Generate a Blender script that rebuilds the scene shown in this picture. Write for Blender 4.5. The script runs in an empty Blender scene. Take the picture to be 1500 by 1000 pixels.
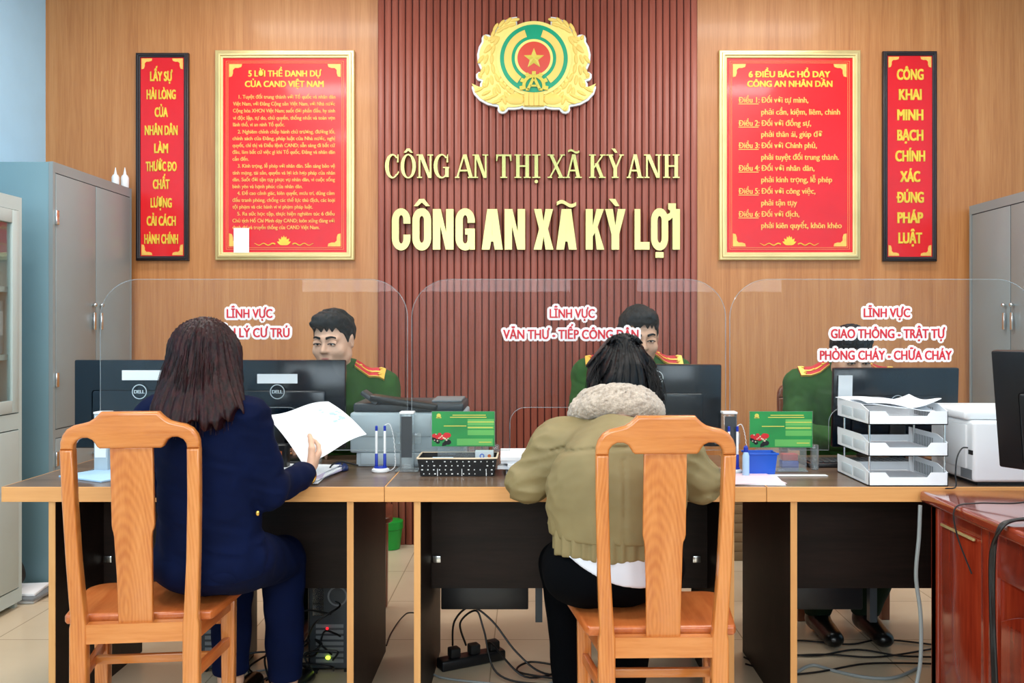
import bpy, bmesh, math, random
import numpy as np
from mathutils import Vector, Matrix

random.seed(7)
C = bpy.context.scene.collection
SC = bpy.context.scene
PI = math.pi
# ------------------------------------------------------------------ camera, world, lights, exposure
F, CX, CY, H = 1300.0, 775.0, 480.0, 1.25      # focal length in pixels, principal point, eye height
cam = bpy.data.cameras.new('camera'); cam_o = bpy.data.objects.new('camera', cam); C.objects.link(cam_o)
cam.sensor_width = 36; cam.lens = 36 * F / 1500
cam.shift_x = (750 - CX) / 1500; cam.shift_y = (CY - 500) / 1500
cam.clip_start = 0.02
cam_o.location = (0, 0, H); cam_o.rotation_euler = (PI / 2, 0, 0)
SC.camera = cam_o
SC.view_settings.view_transform = 'Standard'; SC.view_settings.look = 'None'
SC.view_settings.exposure = -0.2; SC.view_settings.gamma = 1.0
SC.view_settings.use_curve_mapping = False
w = bpy.data.worlds.new('world'); SC.world = w; w.use_nodes = True
w.node_tree.nodes['Background'].inputs[0].default_value = (0.75, 0.87, 1.0, 1)
w.node_tree.nodes['Background'].inputs[1].default_value = 1.6

def area(name, loc, rot, sx, sy, power, col=(1, 1, 1)):
    l = bpy.data.lights.new(name, 'AREA'); l.shape = 'RECTANGLE'; l.size = sx; l.size_y = sy
    l.energy = power; l.color = col
    o = bpy.data.objects.new(name, l); C.objects.link(o); o.location = loc; o.rotation_euler = rot
    return o
# fluorescent ceiling fittings and the daylight that comes in through the windows behind the camera
for fx, fy in ((-1.5, 0.6), (1.5, 0.6), (-1.5, 2.5), (1.5, 2.5), (-1.3, 4.1), (1.4, 4.1)):
    area('ceiling_lamp', (fx, fy, 3.32), (0, 0, 0), 1.2, 0.3, 34 if fy < 4 else 30, (1.0, 0.97, 0.92))
area('window_daylight', (-0.9, -2.35, 2.2), (PI / 2, 0, 0), 2.6, 1.2, 85, (0.88, 0.95, 1.0))
area('window_daylight', (1.75, -2.35, 2.2), (PI / 2, 0, 0), 1.4, 1.2, 45, (0.88, 0.95, 1.0))

# ------------------------------------------------------------------ helpers
def Pp(px, py, Y):
    return Vector(((px - CX) * Y / F, Y, H - (py - CY) * Y / F))
def XX(px, Y): return (px - CX) * Y / F
def ZZ(py, Y): return H - (py - CY) * Y / F

def lin(c):
    c = c / 255.0
    return c / 12.92 if c <= 0.04045 else ((c + 0.055) / 1.055) ** 2.4
def rgb(*c): return (lin(c[0]), lin(c[1]), lin(c[2]), 1)

def new_mat(name):
    m = bpy.data.materials.new(name); m.use_nodes = True
    nt = m.node_tree; b = nt.nodes['Principled BSDF']
    return m, nt, b
def bump(nt, b, src, strength, dist=0.002):
    n = nt.nodes.new('ShaderNodeBump'); n.inputs['Strength'].default_value = strength; n.inputs['Distance'].default_value = dist
    nt.links.new(src, n.inputs['Height']); nt.links.new(n.outputs[0], b.inputs['Normal'])
def mapping(nt, scale=(1, 1, 1), kind='Object', loc=(0, 0, 0)):
    tc = nt.nodes.new('ShaderNodeTexCoord'); mp = nt.nodes.new('ShaderNodeMapping')
    mp.inputs['Scale'].default_value = scale; mp.inputs['Location'].default_value = loc
    nt.links.new(tc.outputs[kind], mp.inputs[0]); return mp.outputs[0]
def noise(nt, vec, scale, detail=3, rough=0.5, dist=0.0):
    n = nt.nodes.new('ShaderNodeTexNoise'); n.inputs['Scale'].default_value = scale; n.inputs['Detail'].default_value = detail
    n.inputs['Roughness'].default_value = rough; n.inputs['Distortion'].default_value = dist
    nt.links.new(vec, n.inputs['Vector']); return n.outputs[0]
def ramp(nt, fac, stops):
    r = nt.nodes.new('ShaderNodeValToRGB'); e = r.color_ramp.elements
    while len(e) < len(stops): e.new(0.5)
    for i, (p, c) in enumerate(stops): e[i].position = p; e[i].color = c
    nt.links.new(fac, r.inputs[0]); return r.outputs[0]

def mat(name, col, rough=0.5, metal=0.0, var=0.06, vscale=6, bmp=0.0, bscale=200, spec=0.5, coat=0.0):
    """plain procedural material: base colour with a faint noise variation, optional fine bump"""
    m, nt, b = new_mat(name)
    c = rgb(*col); v = mapping(nt)
    lo = tuple(x * (1 - var) for x in c[:3]) + (1,); hi = tuple(min(1, x * (1 + var)) for x in c[:3]) + (1,)
    nt.links.new(ramp(nt, noise(nt, v, vscale), [(0.35, lo), (0.65, hi)]), b.inputs['Base Color'])
    b.inputs['Roughness'].default_value = rough; b.inputs['Metallic'].default_value = metal
    b.inputs['Specular IOR Level'].default_value = spec; b.inputs['Coat Weight'].default_value = coat
    b.inputs['Coat Roughness'].default_value = 0.08
    if bmp: bump(nt, b, noise(nt, v, bscale, 2), bmp)
    return m
def wood(name, c1, c2, c3, along='Z', scale=1.0, rough=0.35, coat=0.0, stretch=0.05, rings=1.0, loc=(0, 0, 0), grain=0.0):
    m, nt, b = new_mat(name)
    s = [scale] * 3; s['XYZ'.index(along)] = scale * stretch
    v = mapping(nt, s, loc=loc)
    n1 = noise(nt, v, 7, 4, 0.6, 1.2 * rings); n2 = noise(nt, v, 55, 3, 0.65, 0.4)
    mx = nt.nodes.new('ShaderNodeMix'); mx.data_type = 'FLOAT'; mx.inputs[0].default_value = 0.38
    nt.links.new(n1, mx.inputs[2]); nt.links.new(n2, mx.inputs[3])
    src = mx.outputs[0]
    if grain:                                  # flame-shaped growth rings
        s2 = [scale] * 3; s2['XYZ'.index(along)] = scale * 0.22
        wv = nt.nodes.new('ShaderNodeTexWave'); wv.wave_type = 'RINGS'; wv.rings_direction = 'Y'; wv.inputs['Scale'].default_value = 30
        wv.inputs['Distortion'].default_value = 5; wv.inputs['Detail'].default_value = 1.5; wv.inputs['Detail Scale'].default_value = 0.7
        nt.links.new(mapping(nt, s2, loc=(0.03, 0, -0.14)), wv.inputs['Vector'])
        m2 = nt.nodes.new('ShaderNodeMix'); m2.data_type = 'FLOAT'; m2.inputs[0].default_value = grain
        nt.links.new(src, m2.inputs[2]); nt.links.new(wv.outputs['Fac'], m2.inputs[3]); src = m2.outputs[0]
    nt.links.new(ramp(nt, src, [(0.36, rgb(*c1)), (0.5, rgb(*c2)), (0.64, rgb(*c3))]), b.inputs['Base Color'])
    b.inputs['Roughness'].default_value = rough; b.inputs['Coat Weight'].default_value = coat; b.inputs['Coat Roughness'].default_value = 0.12
    bump(nt, b, n2, 0.08, 0.001)
    return m
def fabric(name, col, rough=0.9, var=0.1, wscale=900, bmp=0.25, sheen=0.0, fold=0.0):
    m, nt, b = new_mat(name); v = mapping(nt); c = rgb(*col)
    lo = tuple(x * (1 - var) for x in c[:3]) + (1,); hi = tuple(min(1, x * (1 + var)) for x in c[:3]) + (1,)
    nt.links.new(ramp(nt, noise(nt, v, 9, 4), [(0.35, lo), (0.65, hi)]), b.inputs['Base Color'])
    b.inputs['Roughness'].default_value = rough; b.inputs['Sheen Weight'].default_value = sheen
    b.inputs['Specular IOR Level'].default_value = 0.3
    bump(nt, b, noise(nt, v, wscale, 2), bmp, 0.0006)
    return m
def glass(name, tint=(1, 1, 1), refl=1.0, rough=0.0, haze=0.0):
    """thin clear sheet: fresnel reflection over straight-through transmission, with a little surface haze"""
    m = bpy.data.materials.new(name); m.use_nodes = True; nt = m.node_tree; nt.nodes.clear()
    out = nt.nodes.new('ShaderNodeOutputMaterial'); tr = nt.nodes.new('ShaderNodeBsdfTransparent'); gl = nt.nodes.new('ShaderNodeBsdfGlossy')
    tr.inputs[0].default_value = tint + (1,); gl.inputs['Roughness'].default_value = rough
    fr = nt.nodes.new('ShaderNodeFresnel'); fr.inputs[0].default_value = 1.45
    mu = nt.nodes.new('ShaderNodeMath'); mu.operation = 'MULTIPLY'; mu.inputs[1].default_value = refl
    nt.links.new(fr.outputs[0], mu.inputs[0])
    mx = nt.nodes.new('ShaderNodeMixShader'); nt.links.new(mu.outputs[0], mx.inputs[0]); nt.links.new(tr.outputs[0], mx.inputs[1]); nt.links.new(gl.outputs[0], mx.inputs[2])
    last = mx
    if haze:
        df = nt.nodes.new('ShaderNodeBsdfDiffuse'); df.inputs[0].default_value = (0.8, 0.83, 0.85, 1)
        v = mapping(nt); n = noise(nt, v, 5, 3)
        mh = nt.nodes.new('ShaderNodeMath'); mh.operation = 'MULTIPLY'; mh.inputs[1].default_value = haze * 2; nt.links.new(n, mh.inputs[0])
        m2 = nt.nodes.new('ShaderNodeMixShader'); nt.links.new(mh.outputs[0], m2.inputs[0]); nt.links.new(mx.outputs[0], m2.inputs[1]); nt.links.new(df.outputs[0], m2.inputs[2]); last = m2
    nt.links.new(last.outputs[0], out.inputs[0])
    return m

def finish(me, smooth=35):
    if smooth:
        me.polygons.foreach_set('use_smooth', [True] * len(me.polygons))
        me.set_sharp_from_angle(angle=math.radians(smooth))
MW = {}
def thing(name, label, cat, loc=(0, 0, 0), rotz=0.0, group=None):
    o = bpy.data.objects.new(name, None); C.objects.link(o); o.empty_display_size = 0.05
    o.location = loc; o.rotation_euler = (0, 0, rotz)
    MW[o.name] = Matrix.Translation(loc) @ Matrix.Rotation(rotz, 4, 'Z')
    return tag(o, label, cat, group)
def tag(o, label, cat, group=None):
    o['label'] = label; o['category'] = cat
    if group: o['group'] = group
    return o
def link(name, me, m, parent=None, label=None, world=False, stuff=False):
    """one mesh object; world=True: the mesh is in world coordinates and is moved into its thing's frame"""
    if m is not None and not len(me.materials):
        me.materials.append(m)
    o = bpy.data.objects.new(name, me); C.objects.link(o); me.name = name
    if parent is not None:
        o.parent = parent
        p = parent
        while p.parent is not None: p = p.parent
        if world and p.name in MW: me.transform(MW[p.name].inverted())
    if label: o['label'] = label
    if stuff: o['kind'] = 'stuff'
    return o
def link_own(name, me, m, label, cat, group=None, origin=None):
    """a top-level thing that is one mesh; its origin is put at its base"""
    if origin is None:
        n = len(me.vertices); co = np.empty(n * 3); me.vertices.foreach_get('co', co); co = co.reshape(-1, 3)
        c = (co.min(0) + co.max(0)) / 2; origin = (float(c[0]), float(c[1]), float(co[:, 2].min()))
    me.transform(Matrix.Translation(-Vector(origin)))
    o = link(name, me, m); o.location = origin
    MW[o.name] = Matrix.Translation(origin)
    return tag(o, label, cat, group)
def struct(name, me, m):
    o = link(name, me, m); o['kind'] = 'structure'; return o
def dup(root, loc, rotz, label, group=None):
    r = root.copy(); C.objects.link(r); r.location = loc; r.rotation_euler = (0, 0, rotz); r['label'] = label
    if group: r['group'] = group
    MW[r.name] = Matrix.Translation(loc) @ Matrix.Rotation(rotz, 4, 'Z')
    for ch in list(root.children):
        c = ch.copy(); C.objects.link(c); c.parent = r
        for g in ch.children:
            d = g.copy(); C.objects.link(d); d.parent = c
    return r

class MB:
    def __init__(s): s.bm = bmesh.new()
    def box(s, x0, x1, y0, y1, z0, z1, bev=0.0, seg=2, M=None):
        r = bmesh.ops.create_cube(s.bm, size=1.0); vs = r['verts']
        for v in vs:
            v.co = Vector(((x0 + x1) / 2 + v.co.x * (x1 - x0), (y0 + y1) / 2 + v.co.y * (y1 - y0), (z0 + z1) / 2 + v.co.z * (z1 - z0)))
        if bev:
            es = list({e for v in vs for e in v.link_edges})
            r = bmesh.ops.bevel(s.bm, geom=es, offset=bev, segments=seg, profile=0.5, affect='EDGES')
            vs = list({v for f in r['faces'] for v in f.verts} | {v for v in vs if v.is_valid})
        if M is not None: bmesh.ops.transform(s.bm, matrix=M, verts=[v for v in vs if v.is_valid])
        return s
    def bar(s, a, b, wx, wy, bev=0.0, up=(0, 0, 1)):
        a = Vector(a); b = Vector(b); d = b - a; L = d.length; z = d.normalized(); u = Vector(up)
        if abs(z.dot(u)) > 0.95: u = Vector((0, 1, 0))
        x = u.cross(z).normalized(); y = z.cross(x)
        M = Matrix((x, y, z)).transposed().to_4x4(); M.translation = (a + b) / 2
        return s.box(-wx / 2, wx / 2, -wy / 2, wy / 2, -L / 2, L / 2, bev, M=M)
    def tube(s, pts, r, n=10, r1=None, closed=False):
        pts = [Vector(p) for p in pts]; rings = []
        N = len(pts); up = Vector((0.13, 0.31, 0.94)).normalized()
        prev = None
        for i, p in enumerate(pts):
            if closed: t = pts[(i + 1) % N] - pts[i - 1]
            else: t = pts[min(i + 1, N - 1)] - pts[max(i - 1, 0)]
            t.normalize()
            if prev is None:
                x = t.cross(up)
                if x.length < 0.05: x = t.cross(Vector((1, 0, 0)))
                x.normalize()
            else:
                x = prev - t * prev.dot(t); x.normalize()
            prev = x; y = t.cross(x)
            rr = r if r1 is None else r + (r1 - r) * i / (N - 1)
            rings.append([s.bm.verts.new(p + (x * math.cos(2 * PI * k / n) + y * math.sin(2 * PI * k / n)) * rr) for k in range(n)])
        for i in range(N if closed else N - 1):
            A, B = rings[i], rings[(i + 1) % N]
            for k in range(n): s.bm.faces.new((A[k], A[(k + 1) % n], B[(k + 1) % n], B[k]))
        if not closed:
            s.bm.faces.new(list(reversed(rings[0]))); s.bm.faces.new(rings[-1])
        return s
    def lathe(s, prof, c=(0, 0, 0), n=24, M=None):
        rings = []; c = Vector(c)
        for r, z in prof:
            rings.append([s.bm.verts.new((r * math.cos(2 * PI * k / n), r * math.sin(2 * PI * k / n), z)) for k in range(n)])
        for A, B in zip(rings, rings[1:]):
            for k in range(n): s.bm.faces.new((A[k], A[(k + 1) % n], B[(k + 1) % n], B[k]))
        s.bm.faces.new(list(reversed(rings[0]))); s.bm.faces.new(rings[-1])
        vs = [v for R in rings for v in R]
        if M is not None: bmesh.ops.transform(s.bm, matrix=M, verts=vs)
        bmesh.ops.translate(s.bm, verts=vs, vec=c)
        return s
    def ball(s, c, r, M=None, u=16, v=10):
        q = bmesh.ops.create_uvsphere(s.bm, u_segments=u, v_segments=v, radius=1.0)['verts']
        for p in q: p.co = Vector((p.co.x * r[0], p.co.y * r[1], p.co.z * r[2]))
        if M is not None: bmesh.ops.transform(s.bm, matrix=M, verts=q)
        bmesh.ops.translate(s.bm, verts=q, vec=Vector(c)); return s
    def sheet(s, pts, nu, nv, th=0.0006, bend=None):
        """thin sheet over four corners (a,b,c,d in order), subdivided; bend(u,v)->Vector offset"""
        a, b, c, d = [Vector(p) for p in pts]; nrm = (b - a).cross(d - a).normalized()
        for side in (0, 1):
            g = []
            for j in range(nv + 1):
                row = []
                for i in range(nu + 1):
                    u, v = i / nu, j / nv
                    p = a * (1 - u) * (1 - v) + b * u * (1 - v) + c * u * v + d * (1 - u) * v
                    if bend: p = p + bend(u, v)
                    row.append(s.bm.verts.new(p - nrm * th * side))
                g.append(row)
            for j in range(nv):
                for i in range(nu):
                    q = (g[j][i], g[j][i + 1], g[j + 1][i + 1], g[j + 1][i])
                    s.bm.faces.new(q if side == 0 else q[::-1])
            rim = g[0] + [r[-1] for r in g[1:]] + g[-1][-2::-1] + [r[0] for r in g[-2:0:-1]]
            if side == 0: rim0 = rim
            else:
                for k in range(len(rim)):
                    s.bm.faces.new((rim0[k - 1], rim[k - 1], rim[k], rim0[k]))
        return s
    def add(s, me, M=None):
        n = len(s.bm.verts); s.bm.from_mesh(me); s.bm.verts.ensure_lookup_table()
        if M is not None: bmesh.ops.transform(s.bm, matrix=M, verts=s.bm.verts[n:])
        return s
    def mesh(s, smooth=35):
        me = bpy.data.meshes.new('m'); bmesh.ops.recalc_face_normals(s.bm, faces=s.bm.faces) if False else None
        s.bm.to_mesh(me); s.bm.free(); finish(me, smooth); return me

XZ = Matrix.Rotation(PI / 2, 4, 'X')      # stands a shape drawn in the XY plane up, its front (+Z) towards -Y
def plate(splines, t, bev=0.0, M=XZ, res=2, smooth=35):
    """flat outlines (holes allowed) given thickness t (centred) and an eased edge"""
    cu = bpy.data.curves.new('c', 'CURVE'); cu.dimensions = '2D'; cu.fill_mode = 'BOTH'
    cu.extrude = max(t / 2 - bev, 0.0001); cu.bevel_depth = bev; cu.bevel_resolution = res
    if bev: cu.offset = -bev
    for pts in splines:
        sp = cu.splines.new('POLY'); sp.points.add(len(pts) - 1); sp.use_cyclic_u = True
        for p, q in zip(sp.points, pts): p.co = (q[0], q[1], 0, 1)
    o = bpy.data.objects.new('c', cu)
    me = bpy.data.meshes.new_from_object(o); bpy.data.objects.remove(o); bpy.data.curves.remove(cu)
    bm = bmesh.new(); bm.from_mesh(me); bmesh.ops.remove_doubles(bm, verts=bm.verts, dist=1e-6); bm.to_mesh(me); bm.free()
    me.materials.clear()
    if M is not None: me.transform(M)
    finish(me, smooth); return me
def arc(cx, cy, r, a0, a1, n=10, ry=None):
    ry = r if ry is None else ry
    return [(cx + r * math.cos(math.radians(a0 + (a1 - a0) * i / n)), cy + ry * math.sin(math.radians(a0 + (a1 - a0) * i / n))) for i in range(n + 1)]
def smooth_path(pts, n=6):
    """Catmull-Rom through the given points (2-D or 3-D)"""
    pts = [Vector(p) for p in pts]; out = []
    for i in range(len(pts) - 1):
        p0 = pts[max(i - 1, 0)]; p1 = pts[i]; p2 = pts[i + 1]; p3 = pts[min(i + 2, len(pts) - 1)]
        for k in range(n):
            t = k / n
            out.append(0.5 * ((2 * p1) + (p2 - p0) * t + (2 * p0 - 5 * p1 + 4 * p2 - p3) * t * t + (3 * p1 - p0 - 3 * p2 + p3) * t ** 3))
    out.append(pts[-1]); return out
_cap = {}
def text_me(body, cap, width=None, off=0.0, t=0.003, M=None, align='CENTER', res=3):
    """solid lettering in the XY plane: capital height, overall width, emboldening; origin at the baseline"""
    cu = bpy.data.curves.new('t', 'FONT'); cu.body = body; cu.size = 1.0; cu.resolution_u = res
    o = bpy.data.objects.new('t', cu)
    if not _cap:
        cu.body = 'H'; me = bpy.data.meshes.new_from_object(o); ys = [v.co.y for v in me.vertices]; _cap['h'] = max(ys) - min(ys); cu.body = body
    k = cap / _cap['h']
    cu.extrude = 0.5 * t / k; cu.body = body.replace('Đ', 'Ð')
    me = bpy.data.meshes.new_from_object(o); bpy.data.objects.remove(o); bpy.data.curves.remove(cu)
    me.materials.clear()
    if off:                                    # bolder strokes
        mb = MB()
        for n_, (dx, dy) in enumerate(((-off, 0), (0, 0), (off, 0)) if off < 0.03 else ((-off, -off * .4), (off, -off * .4), (-off, off * .4), (off, off * .4), (0, 0), (0, off * .4))):
            mb.add(me, Matrix.Translation((dx, dy, n_ * 0.00025 / k)))
        bpy.data.meshes.remove(me); me = mb.mesh(0)
    xs = [v.co.x for v in me.vertices]; x0, x1 = min(xs), max(xs)
    kx = k if width is None else width / (x1 - x0)
    x_ref = (x0 + x1) / 2 if align == 'CENTER' else x0
    me.transform(Matrix.Diagonal((kx, k, k, 1)) @ Matrix.Translation((-x_ref, 0, 0)))
    if M is not None: me.transform(M)
    return me
def at(x, y, z): return Matrix.Translation((x, y, z)) @ XZ

# ------------------------------------------------------------------ implicit surfaces for bodies, hair and clothes
def cap(a, b, ra, rb=None, ax=None, f=1.0, k=None, op='u'):
    a = np.array(a, dtype=np.float32); b = np.array(b, dtype=np.float32); rb = ra if rb is None else rb
    ba = b - a; bb = float(ba @ ba) + 1e-9
    if ax is not None: ax = np.array(ax, dtype=np.float32); ax = ax / np.linalg.norm(ax)
    def fn(P):
        pa = P - a; t = np.clip((pa @ ba) / bb, 0, 1); q = pa - t[..., None] * ba
        d2 = (q * q).sum(-1)
        if ax is not None:
            c = q @ ax; d2 = d2 + c * c * (f * f - 1)
        return np.sqrt(d2) - (ra + t * (rb - ra))
    m = max(ra, rb) * (1.0 if f >= 1 else 1 / f)
    return (fn, np.minimum(a, b) - m, np.maximum(a, b) + m, k, op)
def ell(c, r, R=None, k=None, op='u'):
    c = np.array(c, dtype=np.float32); r = np.array(r, dtype=np.float32)
    Rm = None if R is None else np.array(R.to_3x3(), dtype=np.float32)
    def fn(P):
        p = P - c
        if Rm is not None: p = p @ Rm
        k0 = np.sqrt(((p / r) ** 2).sum(-1)); k1 = np.sqrt(((p / (r * r)) ** 2).sum(-1)) + 1e-6
        return k0 * (k0 - 1) / k1
    m = r.max() if R is not None else r
    return (fn, c - m, c + m, k, op)
def xf(prims, M):
    """prims given in a local frame, moved by the rigid matrix M"""
    R = np.array(M.to_3x3(), dtype=np.float32); t = np.array(M.translation, dtype=np.float32); out = []
    for fn, lo, hi, k, op in prims:
        cs = np.array([[(lo, hi)[i][0], (lo, hi)[j][1], (lo, hi)[l][2]] for i in (0, 1) for j in (0, 1) for l in (0, 1)]) @ R.T + t
        out.append(((lambda P, fn=fn: fn((P - t) @ R)), cs.min(0), cs.max(0), k, op))
    return out
def waves(P, scale, seed, n=5, warp=1.2):
    rng = np.random.RandomState(seed); s = 0
    for i in range(n):
        d = rng.normal(size=3); d /= np.linalg.norm(d); e = rng.normal(size=3); e /= np.linalg.norm(e)
        q = 2 * PI / (scale * rng.uniform(0.7, 1.5))
        s = s + np.sin((P @ d.astype(np.float32)) * q + rng.uniform(0, 6) + warp * np.sin((P @ e.astype(np.float32)) * q * 0.6 + rng.uniform(0, 6)))
    return s / n
def surface(prims, res, k=0.02, post=None, smooth=60):
    lo = np.min([p[1] for p in prims if p[4] == 'u'], axis=0) - 4 * res - 0.015
    hi = np.max([p[2] for p in prims if p[4] == 'u'], axis=0) + 4 * res + 0.015
    n = np.ceil((hi - lo) / res).astype(int) + 1
    D = np.full(n, 0.12, dtype=np.float32)
    ax = [(lo[i] + res * np.arange(n[i])).astype(np.float32) for i in range(3)]
    for fn, l, h, kk, op in prims:
        kk = k if kk is None else kk; m = kk * 1.5 + 0.03
        i0 = np.clip(np.floor((l - m - lo) / res).astype(int), 0, n - 1); i1 = np.clip(np.ceil((h + m - lo) / res).astype(int) + 1, 1, n)
        sl = tuple(slice(i0[i], i1[i]) for i in range(3))
        P = np.stack(np.meshgrid(*[ax[i][sl[i]] for i in range(3)], indexing='ij'), -1)
        d = fn(P).astype(np.float32); o = D[sl]
        if op == 's':
            d = -d; q = np.clip(0.5 - 0.5 * (o - d) / kk, 0, 1); D[sl] = o * (1 - q) + d * q + kk * q * (1 - q)
        else:
            q = np.clip(0.5 + 0.5 * (o - d) / kk, 0, 1); D[sl] = o * (1 - q) + d * q - kk * q * (1 - q)
    if post is not None:
        P = np.stack(np.meshgrid(*ax, indexing='ij'), -1); D = post(P, D).astype(np.float32)
    D[0] = D[-1] = 0.1; D[:, 0] = D[:, -1] = 0.1; D[:, :, 0] = D[:, :, -1] = 0.1
    s = D < 0
    cnt = np.zeros(n - 1, dtype=np.int8)
    offs = [(i, j, l) for i in (0, 1) for j in (0, 1) for l in (0, 1)]
    for o in offs: cnt += s[o[0]:n[0] - 1 + o[0], o[1]:n[1] - 1 + o[1], o[2]:n[2] - 1 + o[2]]
    act = (cnt > 0) & (cnt < 8); ai = np.argwhere(act)
    idx = np.full(n - 1, -1, dtype=np.int64); idx[act] = np.arange(len(ai))
    pos = np.zeros((len(ai), 3)); num = np.zeros(len(ai))
    for a in offs:
        for x in range(3):
            if a[x] == 1: continue
            b = list(a); b[x] = 1
            da = D[ai[:, 0] + a[0], ai[:, 1] + a[1], ai[:, 2] + a[2]]; db = D[ai[:, 0] + b[0], ai[:, 1] + b[1], ai[:, 2] + b[2]]
            m = (da < 0) != (db < 0); t = np.where(m, da / np.where(m, da - db, 1), 0)
            q = np.array(a, float)[None] + (np.array(b, float) - np.array(a, float))[None] * t[:, None]
            pos += q * m[:, None]; num += m
    V = lo + res * (ai + pos / num[:, None])
    Fs = []
    for x in range(3):
        y, z = (x + 1) % 3, (x + 2) % 3
        A = np.moveaxis(s, (x, y, z), (0, 1, 2)); I = np.moveaxis(idx, (x, y, z), (0, 1, 2))
        m = A[:-1, 1:-1, 1:-1] != A[1:, 1:-1, 1:-1]; e = np.argwhere(m); ins = A[:-1, 1:-1, 1:-1][m]
        i, j, l = e[:, 0], e[:, 1], e[:, 2]
        q = np.stack([I[i, j, l], I[i, j + 1, l], I[i, j + 1, l + 1], I[i, j, l + 1]], 1)
        q[~ins] = q[~ins][:, ::-1]; Fs.append(q)
    Fq = np.concatenate(Fs)
    # one smoothing pass
    for _ in range(2):
        acc = np.zeros_like(V); c = np.zeros(len(V))
        for i in range(4):
            a, b = Fq[:, i], Fq[:, (i + 1) % 4]
            for d in range(3): acc[:, d] += np.bincount(a, V[b, d], len(V))
            c += np.bincount(a, minlength=len(V))
        V = V * 0.5 + 0.5 * acc / np.maximum(c, 1)[:, None]
    me = bpy.data.meshes.new('s'); me.from_pydata(V.tolist(), [], Fq.tolist()); me.update()
    me.polygons.foreach_set('use_smooth', [True] * len(me.polygons))
    return me
# ------------------------------------------------------------------ materials
M = {}
M['wall_wood'] = wood('orange_brown_laminate', (176, 110, 60), (192, 126, 72), (204, 141, 86), 'Z', 2.2, 0.42, 0.1, 0.035, 0.5)
M['slat_wood'] = wood('red_brown_slats', (136, 66, 50), (152, 78, 62), (166, 92, 76), 'Z', 1.0, 0.45, 0.0, 0.05, 0.4)
M['groove'] = mat('dark_groove', (78, 34, 28), 0.8)
M['paint'] = mat('pale_blue_paint', (180, 222, 250), 0.8, var=0.02)
M['white_paint'] = mat('white_paint', (236, 236, 230), 0.85, var=0.02)
M['gold_frame'] = mat('pale_gold_moulding', (226, 202, 142), 0.32, 0.45, bmp=0.15, bscale=60)
M['black_frame'] = mat('black_moulding', (34, 30, 36), 0.35)
M['red_panel'] = mat('red_panel', (226, 14, 26), 0.25, var=0.03, coat=0.3)
M['gold_text'] = mat('gold_foil', (250, 196, 96), 0.4, 0.1, var=0.1, vscale=30)
M['gold_text2'] = mat('yellow_gold_foil', (244, 206, 70), 0.4, 0.1, var=0.1, vscale=30)
M['gold_line'] = mat('thin_gold_line', (244, 150, 84), 0.4)
M['brass'] = mat('polished_brass', (184, 178, 118), 0.3, 0.88, var=0.03)
M['brass_dull'] = mat('brass_letters', (188, 188, 122), 0.26, 0.8, var=0.06)
M['white'] = mat('white_plastic', (236, 238, 240), 0.4, var=0.015)
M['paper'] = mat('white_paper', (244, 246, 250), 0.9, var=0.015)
M['walnut'] = wood('walnut_laminate', (84, 66, 54), (112, 90, 74), (134, 110, 92), 'X', 1.4, 0.28, 0.15, 0.06, 0.5)
M['dark_panel'] = wood('dark_wenge_laminate', (24, 16, 13), (34, 23, 19), (44, 31, 26), 'X', 1.2, 0.5, 0.0, 0.08, 0.4)
M['dark_panel'].node_tree.nodes['Principled BSDF'].inputs['Specular IOR Level'].default_value = 0.25
M['beech_edge'] = wood('beech_edge_band', (220, 156, 92), (230, 168, 104), (236, 178, 116), 'X', 1.0, 0.4, 0, 0.05, 0.3)
M['beech_edge_z'] = wood('beech_edge_band_upright', (208, 148, 86), (220, 160, 96), (228, 172, 108), 'Z', 1.0, 0.4, 0, 0.05, 0.3)
M['oak'] = wood('varnished_oak', (190, 106, 44), (208, 126, 60), (220, 142, 76), 'Z', 1.3, 0.24, 0.5, 0.10, 0.8, grain=0.09)
M['oak_x'] = wood('varnished_oak_crosswise', (190, 106, 44), (208, 126, 60), (220, 142, 76), 'X', 1.3, 0.24, 0.5, 0.10, 0.8)
M['oak_y'] = wood('varnished_oak_seat', (180, 88, 38), (196, 104, 50), (208, 120, 62), 'Y', 1.3, 0.3, 0.3, 0.10, 0.8)
M['mahogany'] = wood('glossy_mahogany', (122, 34, 18), (148, 48, 26), (168, 64, 36), 'Z', 1.2, 0.16, 0.8, 0.08, 0.7)
M['mahogany_x'] = wood('glossy_mahogany_top', (126, 44, 26), (150, 60, 38), (168, 76, 50), 'Y', 1.2, 0.12, 0.9, 0.08, 0.7)
M['brown_chair'] = wood('brown_chair_wood', (92, 48, 28), (116, 62, 38), (134, 76, 48), 'Z', 1.3, 0.3, 0.3, 0.1, 0.8)
M['steel_grey'] = mat('grey_painted_steel', (140, 150, 152), 0.42, 0.0, var=0.03, vscale=3, coat=0.15)
M['steel_side'] = mat('blue_grey_painted_steel', (112, 146, 158), 0.45, var=0.03, vscale=3)
M['steel_light'] = mat('light_grey_painted_steel', (186, 200, 198), 0.45, var=0.02)
M['steel_dark'] = mat('shelf_interior', (70, 74, 74), 0.6)
M['chrome'] = mat('chrome', (215, 218, 220), 0.18, 1.0)
M['seam'] = mat('dark_gap', (62, 70, 74), 0.8)
M['acrylic'] = glass('clear_acrylic', (0.96, 0.98, 0.985), 0.27, 0.0, 0.008)
M['acrylic_edge'] = glass('acrylic_holder', (0.9, 0.95, 0.96), 1.0, 0.05, 0.12)
M['glass'] = glass('cabinet_glass', (0.9, 0.95, 0.95), 0.35)
M['black'] = mat('black_plastic', (20, 22, 26), 0.35, var=0.05)
M['black_gloss'] = mat('glossy_black_plastic', (7, 18, 29), 0.16, var=0.05, spec=0.35)
M['black_soft'] = mat('matt_black', (16, 16, 18), 0.7)
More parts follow.
